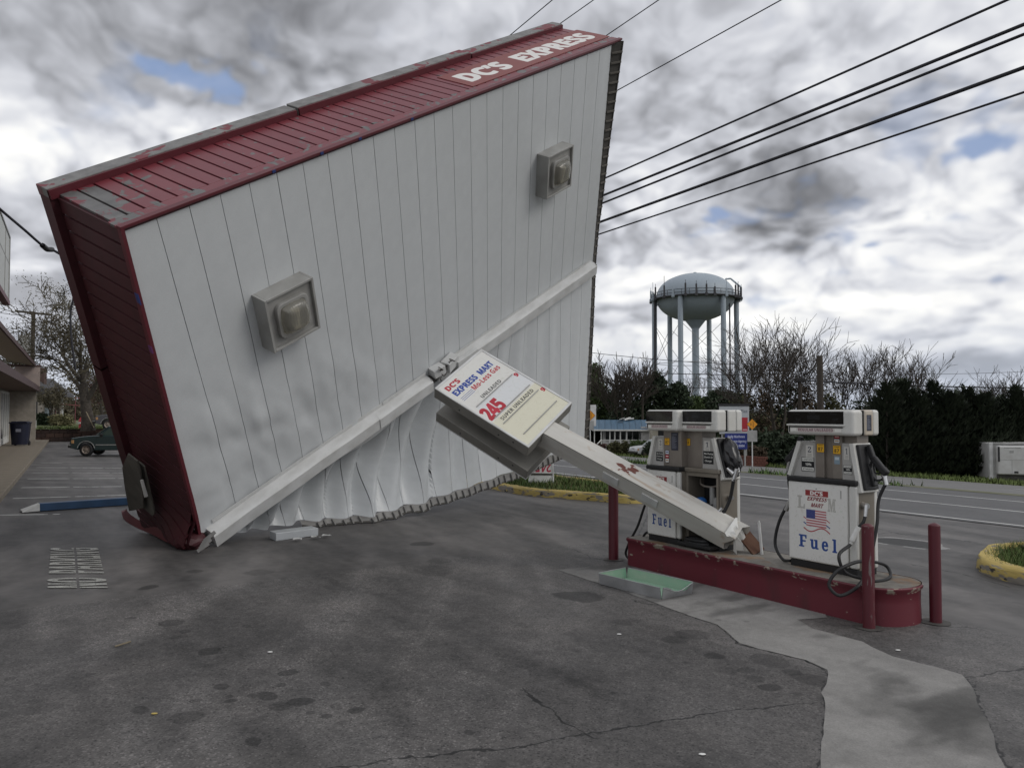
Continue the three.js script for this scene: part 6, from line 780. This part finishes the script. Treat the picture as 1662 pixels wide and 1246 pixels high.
// ---------------------------------------------------------------- house, trailer, signs, poles across the road
{ const b = terrAt(1008, 68), t = thing('house', 'low white house with blue metal roof and a railed porch', 'house', b, -.12); const k = 68 / FPX, X = (px) => (px - 1008) * k, Y = (py) => 2 - (py - 665) / FPX * 68 - b.y, wl = grained([.48, .47, .46], [.40, .39, .38], 4, .8, .85), bl = grained([.065, .125, .19], [.05, .10, .155], 4, .8, .5);
  const x0 = X(964), x1 = X(1058), ye = Y(697), yt = Y(684), yf = Y(722); part('wall', box(X(978), x1 - .1, .2, ye, -3.4, -1.4), wl, t); part('gable_wall', box(X(1040), x1, .2, ye + .25, -1.4, .0), wl, t);
  for (let i = 0; i < 10; i++) { const a = mix(x0 - .1, x1 + .2, i / 10), c = mix(x0 - .1, x1 + .2, (i + 1) / 10); part('roof_panel', grid([0, .06, 1], [0, 1], (u, v) => [V(mix(a + .01, c, u), mix(ye, yt + .12, v) + (u === .06 ? .0 : u === 0 ? .03 : 0), mix(.35, -2.4, v)), u, v]), bl, t); } part('roof_back', grid([0, 1], [0, 1], (u, v) => [V(mix(x0, x1 + .2, u), mix(yt + .12, ye, v), mix(-2.4, -4.4, v)), u, v]), bl, t); part('eaves_board', box(x0 - .12, x1 + .2, ye - .1, ye + .02, .33, .38), M.white, t);
  for (const px of [965, 976, 990, 998, 1007, 1017, 1053]) part('porch_post', box(X(px) - .04, X(px) + .04, yf, ye - .1, .12, .2), M.white, t);
  part('porch_floor', box(X(975), x1, yf - .34, yf - .24, -1.4, .25), M.whiteMetal, t); part('rail', [box(X(976), X(1052), yf + .42, yf + .47, .13, .19), box(X(976), X(1052), yf - .2, yf - .16, .13, .19)], M.white, t); const bal = []; for (let i = 0; i < 52; i++) { const x = mix(X(977), X(1051), i / 51); bal.push(box(x - .018, x + .018, yf - .16, yf + .42, .14, .18)); } const st = part('baluster', bal, M.white, t); st.userData.kind = 'stuff';
  for (const [a, c] of [[983, 989], [991, 996.5], [999, 1005], [1008.5, 1015], [1019, 1026], [1028, 1037]]) { part('window', box(X(a), X(c), yf + .2, ye - .2, -1.42, -1.38), M.glassDark, t); }
  part('step_rail', [bar(V(X(976), yf + .45, .3), V(X(966), yf - .1, 1.2), .06, .06), bar(V(X(976), yf - .1, .3), V(X(966), yf - .6, 1.2), .06, .06), box(X(976) - .04, X(976) + .04, yf - .9, yf + .45, .28, .34), box(X(966) - .04, X(966) + .04, yf - .8, yf - .05, 1.16, 1.24)], M.white, t); part('foundation', box(X(980), x1, -.6, yf - .34, -3.2, -.1), grained([.2, .19, .17], [.14, .13, .12], 4, .8, .9), t);
  part('roof_debris', [bar(V(X(1006), yt + .15, -2.2), V(X(1015), yt + .32, -2.2), .3, .05), bar(V(X(1014), yt + .12, -2.1), V(X(1024), yt + .3, -2.3), .4, .12), bar(V(X(1020), yt + .2, -2.2), V(X(1030), yt + .26, -2.2), .25, .12)], M.white, t); part('roof_hole', box(X(1003), X(1012), yt - .06, yt - .0, -1.6, -1.5), M.darkBack, t);
  const sh = terrAt(1066, 66), s2 = thing('shed', 'small cream shed with dark opening right of the house', 'shed', sh); const H = 2 - (692 - 665) / FPX * 66 - sh.y; part('wall', box(-.35, .1, 0, H, -2, 0), grained([.40, .37, .30], [.33, .30, .25], 3, .8, .9), s2); part('dark_bay', box(.1, 1.3, 0, H, -2, -.1), M.black, s2); part('roof', box(-.5, 1.5, H, H + .12, -2.2, .2), M.whiteMetal, s2);
  const cr = terrAt(1062, 60); offRoader('parked_car', 'pale car half hidden behind the shrubs by the house', cr.clone(), .3, .8, mat([.55, .56, .57], .3)); }
{ const d = 42, b = terrAt(1606, d), k = d / FPX, t = thing('box_trailer', 'white refrigerated trailer nose parked on the far verge at the right edge', 'trailer', b, -.25), X = (px) => (px - 1603) * k, Y = (py) => 2 - (py - 665) / FPX * d - b.y; const wh = grained([.56, .56, .55], [.46, .455, .44], 4, .8, .5), y0 = Y(781), y1 = Y(719);
  part('box', box(0, X(1690), y0 + .15, y1, -6, -.08, .02), wh, t); part('corner_post', [box(-.03, .14, y0 - .1, y1 + .02, -.2, .02, .01), box(X(1668), X(1676), y0, y1, -.2, .02, .01)], M.whiteMetal, t); part('top_rail', box(.14, X(1690), y1 - .05, y1 + .03, -.1, .03, .01), M.greyMetal, t);
  part('cooler_unit', box(X(1611), X(1663), Y(769), y1 - .12, -.05, .34, .09), wh, t); part('cooler_seam', [box(X(1612), X(1652), Y(745) - .01, Y(745) + .01, .335, .345), box(X(1631), X(1631) + .015, Y(769), Y(745), .335, .345), box(X(1650), X(1650) + .015, Y(769), Y(726), .335, .345)], M.greyMetal, t); part('grille', [box(X(1651), X(1664), Y(748), Y(723), .3, .36, .05), box(X(1611.5), X(1614), Y(748), Y(724), .3, .35)], M.black, t); part('badge', box(X(1628), X(1634), Y(734), Y(730), .336, .346), M.greyMetal, t); part('latch', box(X(1634), X(1640), Y(766), Y(763), .336, .35), M.black, t); part('nameplate', box(X(1620), X(1644), Y(726.5), Y(725), .336, .343), M.greyMetal, t); part('chassis', [box(X(1613), X(1680), y0 - .05, Y(770), -5, .15), rod(V(X(1618), y0 - .3, -.6), V(X(1618), Y(770), -.6), .06), rod(V(X(1650), y0 - .3, -.6), V(X(1650), Y(770), -.6), .06)], M.darkBack, t); }
function signBoard(name, label, px0, py0, px1, py1, d, m, edge, posts, turn = 0) { const b = terrAt((px0 + px1) / 2, d), k = d / FPX, t = thing(name, label, 'sign', b, turn), w = (px1 - px0) * k / 2, Y = (py) => 2 - (py - 665) / FPX * d - b.y; part('board', box(-w, w, Y(py1), Y(py0), -.06, 0, .008), edge, t); part('printed_face', quad(-w + .02, w - .02, Y(py1) + .02, Y(py0) - .02, .004), m, t); if (posts) for (const s of [-.8, .8]) part('post', rod(V(w * s, -.1, -.1), V(w * s, Y(py1) + .2, -.1), .06), M.greyMetal, t); return [t, w, Y]; }
{ signBoard('blue_sign', 'blue agency sign board with three lines of white lettering', 1176.5, 703, 1213, 729, 47, decal(768, 560, (x, w, h) => { x.fillStyle = '#1c2c74'; x.fillRect(0, 0, w, h); x.fillStyle = '#c3c7dd'; fitText(x, 'Andy Mathews', 0, w * .10, w * .90, h * .27, h * .16); fitText(x, 'Insurance Agency', 0, w * .03, w * .97, h * .57, h * .16); fitText(x, '864-534-9004', 0, w * .12, w * .88, h * .87, h * .16); }), mat([.02, .03, .12], .5), true);
  const [t, w, Y] = signBoard('panel_sign', 'white sign board with black top bar and red block behind the pump heads', 1168, 658, 1216, 704, 47.6, decal(512, 490, (x, W, H) => { x.fillStyle = '#a9adb0'; x.fillRect(0, 0, W, H); x.fillStyle = '#4b4e58'; x.font = font(78, 'bold', 'serif'); x.fillText('Book&Plan', W * .36, H * .25, W * .6); x.fillStyle = '#a3202c'; x.fillRect(W * .76, H * .42, W * .2, H * .5); x.fillStyle = '#c8a5a8'; x.fillRect(W * .78, H * .84, W * .16, H * .04); }), M.whiteMetal, true); part('top_bar', box(-w - .05, w + .02, Y(659), Y(655), -.09, .03), M.black, t); }
function diamond(label, px, py, rpx, d, textOn, plateW) { const b = terrAt(px, d), k = d / FPX, t = thing('warning_sign', label, 'road sign', b), y = 2 - (py - 665) / FPX * d - b.y, r = rpx * k; const m = decal(256, 256, (x) => { x.fillStyle = '#1d1a12'; x.fillRect(0, 0, 256, 256); x.fillStyle = '#d9911a'; x.fillRect(8, 8, 240, 240); x.save(); x.translate(128, 128); x.rotate(-Math.PI / 4); x.fillStyle = '#241a0c'; x.textAlign = 'center'; x.font = font(56); x.fillText('NO', 0, -22); x.font = font(52); x.fillText('OUTLET', 0, 50, 200); x.restore(); });
  const s = r * 1.0, g = box(-s * .707, s * .707, -s * .707, s * .707, -.015, .0, .006); g.rotateZ(Math.PI / 4); g.translate(0, y, 0); part('plate', g, mat([.45, .24, .02], .5), t); const f = quad(-s * .70, s * .70, -s * .70, s * .70, .003); f.rotateZ(Math.PI / 4); f.translate(0, y, 0); part('printed_face', f, m, t); part('lower_plate', box(-plateW * k / 2, plateW * k / 2, y - r - .68, y - r - .02, -.02, 0, .006), M.greyMetal, t); part('post', rod(V(0, -.1, -.04), V(0, y + r * .4, -.04), .035), M.whiteMetal, t); return [t, y, k]; }
diamond('yellow diamond warning sign on a post with a grey plate below', 1221, 688.5, 9.2, 46, true, 16); { const [t, y, k] = diamond('yellow diamond warning sign partly hidden by the canopy edge', 958, 674, 8.5, 56, true, 12); part('back_frame', box(.02, .42, y - .75, y + .75, -.06, -.045), M.whiteMetal, t); }
{ const p = terr(1252, 752), q = at(1271, 719, -p.z); solo('leaning_post', rod(p.clone().add(V(0, -.1, 0)), q, .05, .05, 8), M.white, 'white post leaning to the right at the road edge', 'post'); const r = at(139, 668, 49), s = at(152, 694, 49); solo('leaning_stake', rod(s, r, .03, .03, 6), grained([.3, .26, .18], [.25, .21, .15], 4, .8, .9), 'thin pale stake leaning beside the large tree trunk', 'stake'); }
// A-frame price sign standing on its head in the grass bed
{ const P = [[876, 799], [904, 799.5], [891, 764], [850, 776]].map(([x, y]) => [x, y]), d = 20.3, c = at(878, 799, d); c.y = .1; const t = thing('upturned_price_board', 'white price board with red numerals standing upside down in the grass bed', 'sign', c); const k = d / FPX, w0 = 20 * k, h = 36 * k * 1.05, lean = .25;
  const m = decal(512, 560, (x, W, H) => { x.fillStyle = '#cfcfca'; x.fillRect(0, 0, W, H); x.save(); x.translate(W / 2, H / 2); x.rotate(Math.PI); x.translate(-W / 2, -H / 2); x.fillStyle = x.strokeStyle = '#a83246'; x.lineWidth = 8; x.font = font(270); x.strokeText('24', 22, 470, 250); x.fillText('24', 22, 470, 250); x.strokeText('5', 290, 470, 130); x.fillText('5', 290, 470, 130); x.font = font(110); x.fillText('9', 430, 350); x.restore(); x.fillStyle = '#8d8672'; x.fillRect(0, H * .62, W, 10); });
  const f = grid([0, 1], lin(0, 1, 4), (u, v) => [V(mix(-w0, w0 * .95, u) * mix(1, .78, v) + v * .06, h * v, -lean * v), u, v]); part('printed_face', f, m, t); for (const s of [-1, 1]) part('frame_leg', bar(V(s * w0 * 1.02, -.02, .01), V(s * w0 * .80 + .06, h, -lean + .01), .035, .03), M.whiteMetal, t); part('frame_rail', [bar(V(-w0 * .95, h * .42, -lean * .42 + .012), V(w0 * .95, h * .40, -lean * .42 + .012), .03, .04), bar(V(-w0 * .78, h, -lean), V(w0 * .84, h, -lean), .03, .05)], M.wood, t); part('back_leg', bar(V(-w0 * 2.0, -.02, -.45), V(-w0 * .74, h * .98, -lean - .02), .03, .02), M.greyMetal, t); }
// utility poles
function pole(label, px, d, topY, r, base, extra) { const b = base ?? terrAt(px, d), H = 2 - (topY - 665) / FPX * d - b.y, t = thing('utility_pole', label, 'utility pole', b); part('post', rod(V(0, -.1, 0), V(0, H, 0), r, r * .8, 12), M.pole, t); if (extra) extra(t, H, d / FPX); return t; }
pole('dark thick utility pole standing among the bare trees', 1332, 52, 577, .24); pole('shorter dark pole with a dark box on top, left of the thick pole', 1299, 54, 618, .16, undefined, (t, H) => part('equipment_box', box(-.35, .35, H - .1, H + .18, -.2, .2, .04), M.black, t)); pole('dark pole behind the insurance sign', 1210, 58, 612, .11);
pole('thin grey pole rising behind the house roof', 1043, 75, 640, .12);
pole('utility pole with crossarm and grey transformer behind the shop', 51, 60, 505, .17, at(50, 690, 60).setY(0), (t, H, k) => { part('crossarm', bar(V(-1.1, H - .02, .5), V(1.1, H - .2, -.5), .12, .15), M.pole, t); part('transformer', [rod(V(-.66, H - 3.2, 0), V(-.66, H - 1.95, 0), .42, .42, 18), rod(V(-.66, H - 1.95, 0), V(-.66, H - 1.84, 0), .45, .40, 18)], M.greyMetal, t); part('bushing', [rod(V(-.86, H - 1.84, 0), V(-.86, H - 1.55, 0), .06), rod(V(-.5, H - 1.84, 0), V(-.5, H - 1.5, 0), .06), tube([V(-.86, H - 1.55, 0), V(-1.06, H - 1.45, 0), V(-1.13, H - 2.2, 0)], .03)], M.black, t); part('insulator', [rod(V(-.55, H, .26), V(-.55, H + .14, .26), .04, .03), rod(V(.5, H - .08, -.24), V(.5, H + .06, -.24), .04, .03)], M.greyMetal, t); });
// ---------------------------------------------------------------- overhead lines: parallel to the road
const wireM = mat([.018, .018, .024], .6);
function wire(label, a, b, S, r, group) { // through two picture points, in the upright plane S metres across the road direction
  const hit = (x, y) => { const q = ray(x, y), k = (S - EYE.dot(ROAD_S)) / q.dot(ROAD_S); return EYE.clone().addScaledVector(q, k); }; const P = hit(...a), Q = hit(...b), d = Q.clone().sub(P), L = d.length(); d.normalize(); const e0 = P.clone().addScaledVector(d, -60), e1 = Q.clone().addScaledVector(d, 14); const pts = lin(0, 1, 14).map((u) => { const p = e0.clone().lerp(e1, u); p.y += -.25 * 4 * u * (1 - u) + .25 * 4 * .8 * .2; return p; }); return solo('overhead_line', tube(pts, r, 80, 6), wireM, label, 'power line'); }
wire('lowest of the five overhead lines on the right', [973, 377], [1662, 152], 13.2, .020); wire('second lowest overhead line on the right, the thickest', [975, 357], [1662, 112], 13.0, .034); wire('third overhead line up on the right', [980, 326], [1662, 58], 12.6, .026); wire('fourth overhead line up on the right', [982, 313], [1662, 42], 12.4, .030); wire('uppermost of the five overhead lines on the right', [985, 285], [1640, 0], 12.0, .022);
wire('thin overhead line passing just right of the canopy top', [1006, 143], [1270, 0], 11.4, .012); wire('thin overhead line meeting the canopy top corner', [995, 50], [1070, 0], 11.0, .011); wire('thin overhead line crossing above the coping end', [915, 34], [964, 0], 10.8, .011); wire('leftmost thin overhead line above the coping', [830, 55], [897, 0], 10.6, .012);
{ const far = (l, a, b, d, r) => { const P = at(...a, d), Q = at(...b, d); solo('overhead_line', tube(lin(0, 1, 8).map((u) => P.clone().lerp(Q, u).add(V(0, -.5 * 4 * u * (1 - u) * .3, 0))), r, 30, 5), wireM, l, 'power line'); };
  far('far overhead line crossing low over the hedge', [1300, 617], [1720, 629], 54, .045); far('far overhead line crossing the water tower legs', [940, 570], [1200, 592], 80, .03); far('lower far overhead line across the water tower legs', [1060, 605], [1300, 606], 80, .04); far('lowest far overhead line across the water tower legs', [1100, 629], [1330, 622], 80, .04); far('faint far overhead line above the hedge', [1440, 607], [1720, 600], 80, .02);
  const P = [[-30, 312], [0, 340], [40, 374], [68, 398], [84, 405], [110, 420]].map(([x, y], i) => at(x, y, 12 + i * .4)); solo('service_cable', tube(P, .022, 60, 7), wireM, 'black service cable sagging in from the left edge to the canopy', 'cable'); const s = P[3], e = P[4]; solo('cable_splice', [tube([s, s.clone().lerp(e, .5).add(V(0, -.03, 0)), e], .045, 12, 7)], M.black, 'thick splice on the cable at the left', 'splice');
  const D1 = [[117, 440], [119, 480], [114, 505], [115, 545], [122, 600]].map(([x, y]) => at(x, y, 20)); solo('service_cable', tube(D1, .025, 40, 6), wireM, 'black cable hanging down in front of the large bare tree', 'cable'); far('thin line running left from the pole behind the shop', [-20, 500], [50, 509], 35, .012); }
renderer.render(scene, camera);
